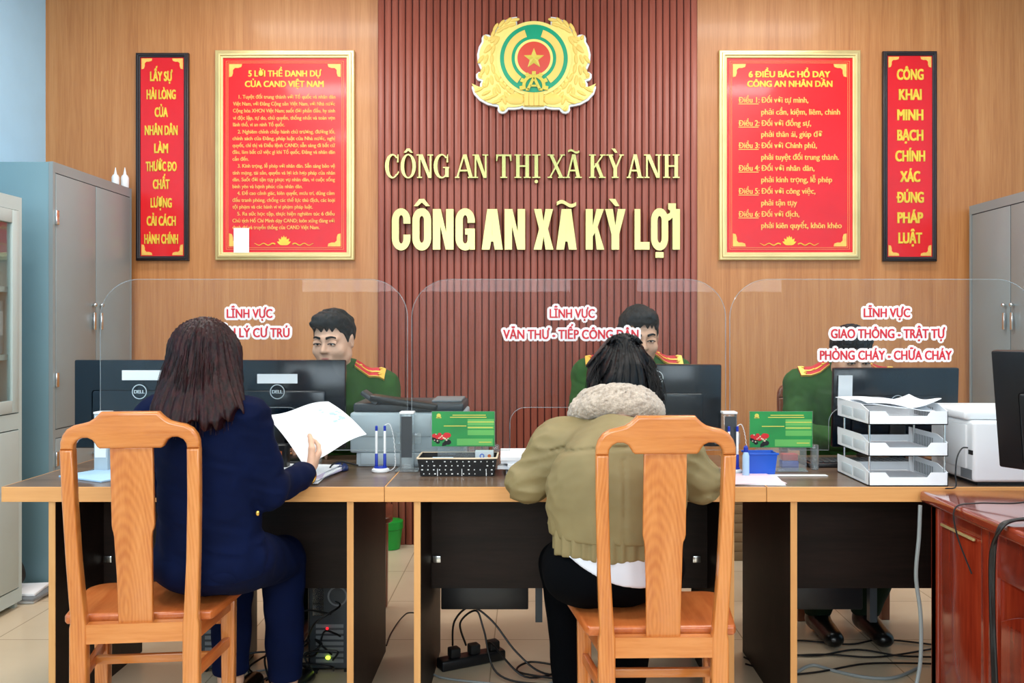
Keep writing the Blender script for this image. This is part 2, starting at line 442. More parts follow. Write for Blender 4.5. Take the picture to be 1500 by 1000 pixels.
M['grey'] = mat('grey_plastic', (120, 124, 128), 0.45)
M['printer_grey'] = mat('pale_grey_plastic', (184, 196, 202), 0.45, var=0.02)
M['dark_grey'] = mat('dark_grey_plastic', (52, 58, 64), 0.4)
M['red_letter'] = mat('red_vinyl', (206, 28, 46), 0.5)
M['white_letter'] = mat('white_vinyl', (246, 240, 242), 0.5, var=0.01)
M['green'] = mat('green_sign', (28, 138, 66), 0.35, var=0.12, vscale=9)
M['green_light'] = mat('light_green_print', (96, 176, 88), 0.4)
M['yellow_print'] = mat('yellow_print', (214, 204, 88), 0.5)
M['blue'] = mat('blue_plastic', (24, 86, 196), 0.35)
M['pen_blue'] = mat('deep_blue_plastic', (20, 52, 170), 0.35)
M['red'] = mat('red_plastic', (206, 28, 36), 0.4)
M['pink'] = mat('pink_paper', (246, 214, 222), 0.85, var=0.02)
M['lilac'] = mat('lilac_paper', (206, 196, 226), 0.85, var=0.02)
M['pale_blue'] = mat('pale_blue_card', (172, 206, 236), 0.7)
M['bin_green'] = mat('bright_green_plastic', (16, 150, 52), 0.35)
M['cable'] = mat('black_cable', (14, 14, 16), 0.45)
M['cable_grey'] = mat('grey_cable', (150, 158, 160), 0.45)
M['skin'] = mat('skin', (226, 178, 150), 0.5, var=0.05, vscale=14, bmp=0.05, bscale=300)
M['skin2'] = mat('skin_warm', (214, 164, 134), 0.5, var=0.05, vscale=14, bmp=0.05, bscale=300)
M['uniform'] = fabric('green_uniform_cloth', (42, 82, 30), 0.85, 0.12)
M['navy'] = fabric('navy_suit_cloth', (4, 15, 49), 0.85, 0.15)
M['navy'].node_tree.nodes['Principled BSDF'].inputs['Specular IOR Level'].default_value = 0.12
M['olive'] = fabric('olive_jacket_cloth', (140, 124, 86), 0.6, 0.08, 700, 0.15)
M['black_cloth'] = fabric('black_trouser_cloth', (5, 6, 9), 0.95, 0.1)
M['black_cloth'].node_tree.nodes['Principled BSDF'].inputs['Specular IOR Level'].default_value = 0.06
M['white_cloth'] = fabric('white_shirt_cloth', (232, 234, 244), 0.9, 0.02)
M['shoe'] = mat('black_leather', (12, 12, 13), 0.3)
M['gold_jewel'] = mat('gold_jewellery', (232, 190, 96), 0.2, 1.0)
M['eye_white'] = mat('eye_white', (232, 228, 224), 0.25)
M['iris'] = mat('dark_iris', (22, 14, 10), 0.15)
M['lip'] = mat('lips', (186, 112, 104), 0.5)
M['amber'] = mat('orange_brown_print', (190, 96, 40), 0.5)
M['kraft'] = mat('brown_paper_bundle', (140, 112, 80), 0.85)
def led(name, col, s):
    m, nt, b = new_mat(name); b.inputs['Emission Color'].default_value = rgb(*col); b.inputs['Emission Strength'].default_value = s
    b.inputs['Base Color'].default_value = rgb(*col); return m
M['led_red'] = led('red_indicator', (255, 30, 40), 2.5); M['led_green'] = led('yellow_green_indicator', (215, 255, 60), 4)
def hair_mat(name, dark, light, rough=0.35):
    m, nt, b = new_mat(name); v = mapping(nt, (60, 60, 3))
    n = noise(nt, v, 1.6, 3, 0.6)
    nt.links.new(ramp(nt, n, [(0.35, rgb(*dark)), (0.7, rgb(*light))]), b.inputs['Base Color'])
    b.inputs['Roughness'].default_value = rough; b.inputs['Specular IOR Level'].default_value = 0.22
    v2 = mapping(nt, (220, 220, 6)); bump(nt, b, noise(nt, v2, 1.6, 2), 0.6, 0.002); return m
M['hair_auburn'] = hair_mat('dark_auburn_hair', (18, 6, 8), (56, 20, 22), 0.38)
M['hair_black'] = hair_mat('black_hair', (3, 3, 5), (8, 9, 13), 0.42)
M['hair_black2'] = hair_mat('short_black_hair', (5, 6, 8), (13, 14, 18), 0.55)
def fleece_mat():
    m, nt, b = new_mat('beige_fleece'); v = mapping(nt)
    n = noise(nt, v, 90, 4, 0.7)
    nt.links.new(ramp(nt, n, [(0.3, rgb(156, 138, 122)), (0.7, rgb(212, 194, 176))]), b.inputs['Base Color'])
    b.inputs['Roughness'].default_value = 1; b.inputs['Sheen Weight'].default_value = 0.4; bump(nt, b, noise(nt, v, 260, 3), 0.7, 0.004); return m
M['fleece'] = fleece_mat()
def tile_mat():
    m, nt, b = new_mat('cream_floor_tiles'); v = mapping(nt, (1, 1, 1), 'Object', (0.64, -4.06 + 5, 0))
    br = nt.nodes.new('ShaderNodeTexBrick'); br.offset = 0; br.inputs['Scale'].default_value = 1
    br.inputs['Brick Width'].default_value = 0.5; br.inputs['Row Height'].default_value = 0.5; br.inputs['Mortar Size'].default_value = 0.0025
    br.inputs['Color1'].default_value = rgb(222, 202, 172); br.inputs['Color2'].default_value = rgb(226, 207, 178); br.inputs['Mortar'].default_value = rgb(176, 158, 132)
    nt.links.new(v, br.inputs[0])
    mx = nt.nodes.new('ShaderNodeMix'); mx.data_type = 'RGBA'; mx.blend_type = 'MULTIPLY'; mx.inputs[0].default_value = 1
    nt.links.new(br.outputs[0], mx.inputs[6]); nt.links.new(ramp(nt, noise(nt, v, 3, 4), [(0.3, (0.9, 0.9, 0.9, 1)), (0.7, (1, 1, 1, 1))]), mx.inputs[7])
    nt.links.new(mx.outputs[2], b.inputs['Base Color']); b.inputs['Roughness'].default_value = 0.22
    return m
M['tile'] = tile_mat()

# ------------------------------------------------------------------ the room
YW = 5.14; XL = -2.80; XR = 3.06; YB = -2.5; ZC = 3.42
struct('floor', MB().box(XL - .1, XR + .1, YB - .1, YW + .1, -0.06, 0).mesh(0), M['tile'])
struct('ceiling', MB().box(XL - .1, XR + .1, YB - .1, YW + .1, ZC, ZC + .06).mesh(0), M['white_paint'])
struct('wall_left', MB().box(XL - .1, XL, YB - .1, YW + .1, 0, ZC).mesh(0), M['paint'])
struct('wall_right', MB().box(XR, XR + .1, YB - .1, YW + .1, 0, ZC).mesh(0), M['paint'])
struct('wall_back', MB().box(XL, XR, YW, YW + .1, 0, ZC).mesh(0), M['wall_wood'])
# rear wall behind the camera, with two window openings
rw = MB()
for x0, x1, z0, z1 in ((XL, XR, 0, 1.58), (XL, XR, 2.82, ZC), (XL, -2.2, 1.58, 2.82), (0.4, 1.05, 1.58, 2.82), (2.45, XR, 1.58, 2.82)):
    rw.box(x0, x1, YB - .1, YB, z0, z1)
struct('wall_rear', rw.mesh(0), M['white_paint'])
for i, (x0, x1, n) in enumerate(((-2.2, 0.4, 4), (1.05, 2.45, 2))):
    wf = MB()
    for k in range(n + 1):
        x = x0 + (x1 - x0) * k / n; wf.box(x - .03, x + .03, YB - .08, YB - .02, 1.58, 2.82)
    for z in (1.61, 2.3, 2.79): wf.box(x0, x1, YB - .078, YB - .022, z - .03, z + .03)
    struct('window_%d' % (i + 1), wf.mesh(0), M['white'])
# fluted centre panel of the back wall
X0, X1 = XX(553, 5.11), XX(1022, 5.11)
sl = MB(); n = 46; pitch = (X1 - X0) / n
for i in range(n):
    a = X0 + i * pitch
    sl.box(a + 0.003, a + pitch - 0.003, 5.112, 5.132, 0.0, ZC, 0.003, 1)
slats = struct('trim_1', sl.mesh(50), M['slat_wood'])
bk = MB().box(X0, X1, 5.122, YW - 0.001, 0, ZC); o = link('slat_backing', bk.mesh(0), M['groove'], slats)

# ------------------------------------------------------------------ framed signs
def corner_fan(x, z, sx, sz, s, y):
    pts = [(0, 0), (s, 0), (s * .94, -s * .22), (s * .7, -s * .3), (s * .45, -s * .3), (s * .3, -s * .45), (s * .3, -s * .7), (s * .22, -s * .94), (0, -s)]
    return plate([[(x + sx * px, z + sz * pz) for px, pz in pts]], 0.002, 0, Matrix.Translation((0, y, 0)) @ XZ)
def framed(px0, py0, px1, py1, fw, frame_m, label, name='framed_sign', group=None):
    Y = 5.11
    x0, x1, z0, z1 = XX(px0, Y), XX(px1, Y), ZZ(py1, Y), ZZ(py0, Y)
    t = thing(name, label, 'sign', ((x0 + x1) / 2, YW - .001, z0), 0, group)
    outer = [(x0, z0), (x1, z0), (x1, z1), (x0, z1)]
    def rect(d): return [(x0 + d, z0 + d), (x1 - d, z0 + d), (x1 - d, z1 - d), (x0 + d, z1 - d)]
    fr = MB().add(plate([outer, rect(fw)], 0.03, 0.006, Matrix.Translation((0, 5.124, 0)) @ XZ))
    fr.add(plate([rect(fw * .35), rect(fw * .72)], 0.014, 0.004, Matrix.Translation((0, 5.107, 0)) @ XZ))
    link('frame', fr.mesh(40), frame_m, t, world=True)
    link('panel', MB().box(x0 + fw * .9, x1 - fw * .9, 5.118, 5.132, z0 + fw * .9, z1 - fw * .9).mesh(0), M['red_panel'], t, world=True)
    return t, x0, x1, z0, z1
YT = 5.1165
def put_text(mb, body, cap_px, pxl, pxr, py_mid, off=0.03, t=0.002, Y=YT):
    """a line of lettering spanning pxl..pxr, its capitals centred on py_mid"""
    cap = cap_px * Y / F; zb = ZZ(py_mid, Y) - cap / 2
    mb.add(text_me(body, cap, (pxr - pxl) * Y / F, off, t), at(XX((pxl + pxr) / 2, Y), Y, zb))
def lotus(mb, px, py, s):
    x, z = XX(px, YT), ZZ(py, YT)
    for a, l in ((-62, .9), (-38, 1.0), (-15, 1.05), (15, 1.05), (38, 1.0), (62, .9), (0, 1.12)):
        R = Matrix.Rotation(math.radians(a), 2)
        pts = [R @ Vector((s * .17 * math.sin(PI * u) * sg, s * l * u)) for sg, us in ((1, [i / 6 for i in range(7)]), (-1, [1 - i / 6 for i in range(1, 6)])) for u in us]
        mb.add(plate([[(x + p[0], z + p[1]) for p in pts]], 0.002, 0, Matrix.Translation((0, YT + .0002 * abs(a) / 15, 0)) @ XZ))
    for sg in (-1, 1):
        pts = [(x + sg * (s * 1.0 + .12 * u), YT, z + .006 * math.sin(u * 14) + s * .1) for u in [i / 16 for i in range(17)]]
        mb.tube(pts, 0.004, 6, 0.0015)
def gold_poster(px0, px1, label, title, lines, extra):
    t, x0, x1, z0, z1 = framed(px0, 73, px1, 381, 0.046, M['gold_frame'], label)
    d = 0.062; b = MB()
    for q, wd in ((0.062, 0.0022), (0.072, 0.0022)):
        o = [(x0 + q, z0 + q), (x1 - q, z0 + q), (x1 - q, z1 - q), (x0 + q, z1 - q)]
        i = [(x0 + q + wd, z0 + q + wd), (x1 - q - wd, z0 + q + wd), (x1 - q - wd, z1 - q - wd), (x0 + q + wd, z1 - q - wd)]
        b.add(plate([o, i], 0.002, 0, Matrix.Translation((0, YT, 0)) @ XZ))
    link('border_line', b.mesh(0), M['gold_line'], t, world=True)
    for sx, sz, x, z in ((1, 1, x0 + .08, z1 - .08), (-1, 1, x1 - .08, z1 - .08), (1, -1, x0 + .08, z0 + .08), (-1, -1, x1 - .08, z0 + .08)):
        link('corner_ornament', corner_fan(x, z, sx, sz, 0.075, YT), M['gold_text'], t, world=True)
    tm = MB()
    for ln in title: put_text(tm, *ln)
    link('title_lettering', tm.mesh(0), M['gold_text2'], t, world=True)
    tm = MB()
    for ln in lines: put_text(tm, *ln)
    extra(tm)
    link('lettering', tm.mesh(0), M['gold_text'], t, world=True)
    lm = MB(); lotus(lm, (px0 + px1) / 2 - 1, 359, 0.05)
    link('lotus_ornament', lm.mesh(0), M['gold_text2'], t, world=True)
    return t
L5 = [("1. Tuyệt đối trung thành với Tổ quốc và nhân dân", 262, 142, 547), ("Việt Nam, với Đảng Cộng sản Việt Nam, với Nhà nước", 291, 118, 545),
      ("Cộng hòa XHCN Việt Nam; suốt đời phấn đấu, hy sinh", 320, 118, 545), ("vì độc lập, tự do, chủ quyền, thống nhất và toàn vẹn", 350, 118, 545),
      ("lãnh thổ, vì an ninh Tổ quốc.", 378, 118, 335), ("2. Nghiêm chỉnh chấp hành chủ trương, đường lối,", 408, 138, 545),
      ("chính sách của Đảng, pháp luật của Nhà nước, nghị", 436, 116, 545), ("quyết, chỉ thị và Điều lệnh CAND; sẵn sàng đi bất cứ", 465, 116, 545),
      ("đâu, làm bất cứ việc gì khi Tổ quốc, Đảng và nhân dân", 493, 116, 545), ("cần đến.", 522, 116, 184),
      ("3. Kính trọng, lễ phép với nhân dân. Sẵn sàng bảo vệ", 551, 138, 545), ("tính mạng, tài sản, quyền và lợi ích hợp pháp của nhân", 580, 116, 545),
      ("dân. Suốt đời tận tụy phục vụ nhân dân, vì cuộc sống", 608, 116, 545), ("bình yên và hạnh phúc của nhân dân.", 637, 116, 410),
      ("4. Đề cao cảnh giác, kiên quyết, mưu trí, dũng cảm", 665, 136, 543), ("đấu tranh phòng, chống các thế lực thù địch, các loại", 694, 116, 545),
      ("tội phạm và các hành vi vi phạm pháp luật.", 722, 116, 452), ("5. Ra sức học tập, thực hiện nghiêm túc 6 điều", 751, 136, 543),
      ("Chủ tịch Hồ Chí Minh dạy CAND; luôn xứng đáng với", 780, 116, 543), ("danh dự và truyền thống của CAND Việt Nam.", 808, 116, 480)]
Q = 2.857
t5 = gold_poster(314.7, 519, 'gold-framed red notice with five numbered paragraphs of small text',
    [("5 LỜI THỀ DANH DỰ", 8.6, 300 + 182 / Q, 300 + 488 / Q, 107.7, .035), ("CỦA CAND VIỆT NAM", 8.6, 300 + 168 / Q, 300 + 498 / Q, 123, .035)],
    [(b, 5.3, 300 + l / Q, 300 + r / Q, 50 + y / Q, .018) for b, y, l, r in L5], lambda tm: None)
link('white_rectangle', MB().box(XX(343, YT), XX(365.5, YT), 5.108, 5.109, ZZ(370, YT), ZZ(334, YT)).mesh(0), M['paper'], t5, 'blank white rectangle', world=True)  # plain white rectangle low on the left of the red panel
D6 = [("tự mình,", 275, 440, "phải cần, kiệm, liêm, chính", 325, 573), ("đồng sự,", 372, 452, "phải thân ái, giúp đỡ", 418, 498), ("Chính phủ,", 465, 476, "phải tuyệt đối trung thành.", 514, 568),
      ("nhân dân,", 560, 466, "phải kính trọng, lễ phép", 608, 540), ("công việc,", 656, 470, "phải tận tụy", 705, 393), ("địch,", 752, 403, "phải kiên quyết, khôn khéo", 800, 580)]
l6 = []
for i, (a, ya, ra, b, yb, rb) in enumerate(D6):
    l6 += [("Điều %d:" % (i + 1), 8.2, 1030 + 148 / Q, 1030 + 236 / Q, 50 + ya / Q, .022), ("Đối với " + a, 8.2, 1030 + 243 / Q, 1030 + ra / Q, 50 + ya / Q, .022),
           (b, 8.2, 1030 + 243 / Q, 1030 + rb / Q, 50 + yb / Q, .022)]
def underline(tm):
    for _, ya, *r in D6:
        z = ZZ(50 + (ya + 17) / Q, YT); tm.box(XX(1030 + 148 / Q, YT), XX(1030 + 232 / Q, YT), YT - .001, YT + .001, z - .002, z + .002)
t6 = gold_poster(1053.5, 1261, 'gold-framed red notice listing six numbered articles in larger text',
    [("6 ĐIỀU BÁC HỒ DẠY", 8.6, 1030 + 190 / Q, 1030 + 532 / Q, 108.8, .04), ("CÔNG AN NHÂN DÂN", 8.6, 1030 + 184 / Q, 1030 + 541 / Q, 122.8, .04)], l6, underline)
def banner(px0, px1, py0, py1, label, words, cx, cap_px):
    t, x0, x1, z0, z1 = framed(px0, py0, px1, py1, 0.026, M['black_frame'], label)
    for sx, sz, x, z in ((1, 1, x0 + .032, z1 - .032), (-1, 1, x1 - .032, z1 - .032), (1, -1, x0 + .032, z0 + .032), (-1, -1, x1 - .032, z0 + .032)):
        link('corner_ornament', corner_fan(x, z, sx, sz, 0.062, YT), M['gold_text'], t, world=True)
    tm = MB()
    for wd, y, half in words: put_text(tm, wd, cap_px, cx - half, cx + half, y, .05, .003)
    link('lettering', tm.mesh(0), M['gold_text2'], t, world=True)
q = 2.381
banner(198.5, 275.5, 77, 381.5, 'narrow black-framed red banner above the grey steel cabinet beside the pale blue wall',
    [(wd, y / q + 1, wpx / q / 2) for wd, y, wpx in (("LẤY SỰ", 264, 78), ("HÀI LÒNG", 327, 102), ("CỦA", 389, 46), ("NHÂN DÂN", 452, 115), ("LÀM", 515, 49), ("THƯỚC ĐO", 578, 108), ("CHẤT", 640, 59), ("LƯỢNG", 705, 74), ("CẢI CÁCH", 768, 102), ("HÀNH CHÍNH", 831, 118))], 236.3, 13.2)
banner(1294, 1373, 74.5, 382.5, 'narrow black-framed red banner with one short word per line, beside the six-article notice',
    [(wd, 50 + y / Q + 1, wpx / Q / 2) for wd, y, wpx in (("CÔNG", 166, 112), ("KHAI", 250, 96), ("MINH", 335, 110), ("BẠCH", 420, 110), ("CHÍNH", 507, 125), ("XÁC", 593, 84), ("ĐÚNG", 680, 114), ("PHÁP", 765, 108), ("LUẬT", 850, 100))], 1333.2, 15)

# ------------------------------------------------------------------ emblem
def emblem():
    Y = 5.085
    k = 1 / 5.88 * Y / F
    cx, cz = XX(680 + 600 / 5.88, Y), ZZ(10 + 520 / 5.88, Y)
    def W(p): return (cx + (p[0] - 600) * k, cz - (p[1] - 520) * k)
    half = [(600, 122), (525, 130), (456, 156), (455, 85), (400, 92), (330, 125), (270, 182), (236, 255), (212, 240), (185, 237), (160, 248), (149, 270), (150, 300), (125, 345), (110, 410),
            (115, 480), (138, 535), (160, 556), (125, 560), (101, 580), (101, 612), (118, 634), (150, 640), (136, 660), (134, 690), (132, 708), (98, 698), (66, 680), (64, 700), (80, 750), (130, 806), (200, 845), (290, 862),
            (286, 888), (300, 912), (325, 921), (352, 916), (372, 898), (380, 885), (430, 886), (480, 880), (500, 870), (512, 882), (600, 885)]
    full = half + [(1200 - x, y) for x, y in half[-2:0:-1]]
    t = thing('police_emblem', 'yellow, green and red crest with a star on the fluted panel', 'emblem', (cx, YW - .03, W((600, 885))[1]))
    link('backing', plate([[W(p) for p in full][::-1]], 0.024, 0.003, Matrix.Translation((0, 5.095, 0)) @ XZ), M['white'], t, 'white outline', world=True)
    n = len(full); ins = []
    for i in range(n):
        a, b = Vector(full[i - 1]), Vector(full[(i + 1) % n]); d = (b - a).normalized(); nn = Vector((-d.y, d.x))
        p = Vector(full[i]) - nn * 19; p = Vector(full[i]) + (p - Vector(full[i])); 
        if (p - Vector((600, 500))).length > (Vector(full[i]) - Vector((600, 500))).length: p = Vector(full[i]) + nn * 19
        ins.append(p)
    link('wheat_base', plate([[W(p) for p in ins]], 0.006, 0.002, Matrix.Translation((0, 5.080, 0)) @ XZ), M['em_yellow'], t, world=True)
    g = MB()
    def grain(px, py, ang, l, wd, y=5.077, th=.006):
        x, z = W((px, py)); g.ball((x, y, z), (wd * k, th, l * k), Matrix.Rotation(math.radians(ang), 4, 'Y'), 10, 8)
    for s in (-1, 1):
        for i in range(9):
            a = math.radians(150 + i * 8 if i else 148); 
            for rr, tl in ((342, 14), (388, -2), (430, -20)):
                th = math.radians(62 + i * 14)
                px = 600 - s * (-1) * 0 + s * rr * 1.05 * math.cos(PI / 2 - th + PI / 2 - PI / 2) * 1; px = 600 + s * rr * math.sin(th) * 1.06; py = 455 - rr * math.cos(th) * 0.98
                if i > 6 and rr > 400: continue
                if rr == 430 and i in (0, 1): px -= s * 46; py += 20
                if rr == 388 and i == 0: px -= s * 20; py += 10
                grain(px, py, s * (62 + i * 14 - 90 + tl - 18), 44, 17)
        for th_, rr in ((24, 378), (32, 396), (31, 350), (40, 408), (39, 362), (48, 418), (47, 374), (56, 400)):
            grain(600 + s * rr * math.sin(math.radians(th_)) * 1.06, 455 - rr * math.cos(math.radians(th_)) * .98, s * (th_ - 90 + (12 if rr > 380 else -14)), 42, 16)
        for j, (px, py) in enumerate(((130, 715), (190, 745), (255, 770), (320, 790), (210, 790), (280, 820))):
            grain(600 + s * (600 - px), py, s * -62 if j < 4 else s * -70, 46, 15)
        for px, py in ((186, 268), (138, 592), (172, 680), (330, 880)): grain(600 + s * (600 - px), py, s * 30, 24, 15)
        for j in range(5): grain(600 + s * (270 - j * 26), 640 + j * 34 - 60, s * -32, 70, 9, 5.0775)
        grain(600 + s * 160, 800, 90, 84, 46, 5.076, .008)
    link('wheat_ears', g.mesh(60), M['em_gold'], t, world=True)
    def ring(r0, r1, y, th, m, nm, a0=None, a1=None, bev=.001):
        if a0 is None:
            o = [arc(600, 452, r1, 0, 360, 64)[:-1]]
            if r0: o.append(arc(600, 452, r0, 0, 360, 64)[:-1])
        else: o = [arc(600, 452, r1, a0, a1, 24) + arc(600, 452, r0, a1, a0, 24)]
        return link(nm, plate([[W((x, 904 - yy)) for x, yy in q] for q in o], th, bev, Matrix.Translation((0, y, 0)) @ XZ), m, t, world=True)
    ring(0, 322, 5.074, .01, M['em_yellow'], 'outer_ring')
    ring(0, 291, 5.0705, .008, M['em_green'], 'green_disc')
    ring(192, 256, 5.067, .006, M['em_gold'], 'gold_band', 108, 236)
    ring(192, 256, 5.067, .006, M['em_gold'], 'gold_band', -56, 72)
    ring(0, 164, 5.066, .008, M['em_yellow'], 'inner_ring')
    ring(0, 141, 5.063, .008, M['em_red'], 'red_disc')
    star = MB(); bm = star.bm; sx, sz = W((600, 458)); apex = bm.verts.new((sx, 5.048, sz))
    vs = []
    for i in range(10):
        r = (92 if i % 2 == 0 else 38) * k; a = PI / 2 + i * PI / 5; vs.append(bm.verts.new((sx + r * math.cos(a), 5.0585, sz + r * math.sin(a))))
    for i in range(10): bm.faces.new((apex, vs[(i + 1) % 10], vs[i]))
    bm.faces.new(vs)
    link('star', star.mesh(0), M['em_gold2'], t, world=True)
    gm = MB()
    def bar2(p, q, wd): 
        a, b = W(p), W(q); gm.bar((a[0], 5.0605, a[1]), (b[0], 5.0605, b[1]), wd * k, .010, .001, up=(0, 1, 0))
    gear = arc(600, 690, 100, 200, -20, 24) + arc(600, 690, 72, -20, 200, 24)
    gm.add(plate([[W((x, 1380 - y)) for x, y in gear]], .008, .001, Matrix.Translation((0, 5.061, 0)) @ XZ))
    for a in (190, 155, 122, 90, 58, 25, -10):
        c, s = math.cos(math.radians(a)), math.sin(math.radians(a)); bar2((600 + 92 * c, 690 - 92 * s), (600 + 124 * c, 690 - 124 * s), 34)
    bar2((548, 722), (598, 622), 24); bar2((652, 722), (602, 622), 24); bar2((570, 690), (630, 690), 16); bar2((530, 722), (560, 722), 18); bar2((640, 722), (675, 722), 18)
    link('gear_letter', gm.mesh(30), M['em_gold2'], t, world=True)
    rb = MB(); x0, z0 = W((515, 858)); x1, z1 = W((685, 745)); 
    for i in range(4):
        rb.box(x0 + (x1 - x0) * i / 4 + .0005, x0 + (x1 - x0) * (i + 1) / 4 - .0005, 5.064, 5.08, z0, z1, .003)
    link('ribbon', rb.mesh(40), M['em_gold'], t, world=True)
M['em_yellow'] = mat('crest_yellow', (252, 230, 132), 0.45); M['em_gold'] = mat('crest_gold', (248, 210, 108), 0.45); M['em_gold2'] = mat('crest_olive_gold', (226, 206, 84), 0.4)
M['em_green'] = mat('crest_green', (0, 160, 118), 0.45); M['em_red'] = mat('crest_red', (222, 74, 56), 0.45)
emblem()

# ------------------------------------------------------------------ brass wall lettering (own letter shapes)
def rrect(x0, x1, y0, y1, rx, ry=None, n=8):
    ry = rx if ry is None else ry
    return arc(x1 - rx, y1 - ry, rx, 0, 90, n, ry) + arc(x0 + rx, y1 - ry, rx, 90, 180, n, ry) + arc(x0 + rx, y0 + ry, rx, 180, 270, n, ry) + arc(x1 - rx, y0 + ry, rx, 270, 360, n, ry)
def heavy(ch, w):
    """heavy condensed capital, height 1, width w: list of pieces, each a list of outlines"""
    s = min(.20, w * .38); 
    if ch == 'I': return [[[(0, 0), (w, 0), (w, 1), (0, 1)]]]
    if ch == 'L': return [[[(0, 0), (w, 0), (w, .19), (s, .19), (s, 1), (0, 1)]]]
    if ch == 'O': return [[rrect(0, w, -.02, 1.02, w * .48, .3), rrect(s, w - s, .17, .83, (w - 2 * s) * .48, .12)[::-1]]]
    if ch in 'CG':
        o = arc(w / 2, .72, w / 2, 0, 180, 12, .30) + arc(w / 2, .28, w / 2, 180, 360, 12, .30)
        i = (w - 2 * s) / 2
        if ch == 'C':
            o = [(w, .64), (w, .72)] + arc(w / 2, .72, w / 2, 10, 180, 12, .30) + arc(w / 2, .28, w / 2, 180, 350, 12, .30) + [(w, .28), (w, .37), (w - s, .37), (w - s, .27)] + \
                arc(w / 2, .27, i, 350, 180, 10, .12) + arc(w / 2, .73, i, 180, 10, 10, .12) + [(w - s, .73), (w - s, .64)]
        else:
            o = [(w, .66), (w, .72)] + arc(w / 2, .72, w / 2, 10, 180, 12, .30) + arc(w / 2, .28, w / 2, 180, 300, 10, .30) + [(w - s * .8, .09), (w - s * .7, 0), (w, 0), (w, .52), (w / 2, .52), (w / 2, .37), (w - s, .37), (w - s, .25)] + \
                arc(w / 2, .25, i, 340, 180, 10, .10) + arc(w / 2, .73, i, 180, 10, 10, .12) + [(w - s, .73), (w - s, .66)]
        return [[o]]
    if ch == 'N': return [[[(0, 0), (s * .95, 0), (s * .95, .58), (w - s, 0), (w, 0), (w, 1), (w - s * .95, 1), (w - s * .95, .44), (s, 1), (0, 1)]]]
    if ch == 'A':
        return [[[(0, 0), (s, 0), (s + .035, .2), (w - s - .035, .2), (w - s, 0), (w, 0), (w / 2 + s * .62, 1), (w / 2 - s * .62, 1)], [(s + .06, .35), (w / 2, .78), (w - s - .06, .35)]]]
    if ch == 'X':
        m = w / 2; return [[[(0, 0), (s * 1.05, 0), (m, .32), (w - s * 1.05, 0), (w, 0), (m + s * .58, .51), (w - .01, 1), (w - s * 1.05, 1), (m, .7), (s * 1.05, 1), (.01, 1), (m - s * .58, .51)]]]
    if ch == 'K': return [[[(0, 0), (s, 0), (s, .32), (s * 1.3, .42), (w - s * 1.08, 0), (w, 0), (w - s * .95, .56), (w - .01, 1), (w - s * 1.1, 1), (s, .6), (s, 1), (0, 1)]]]
    if ch == 'Y': m = w / 2; return [[[(m - s / 2, 0), (m + s / 2, 0), (m + s / 2, .38), (w, 1), (w - s, 1), (m, .6), (s, 1), (0, 1), (m - s / 2, .38)]]]
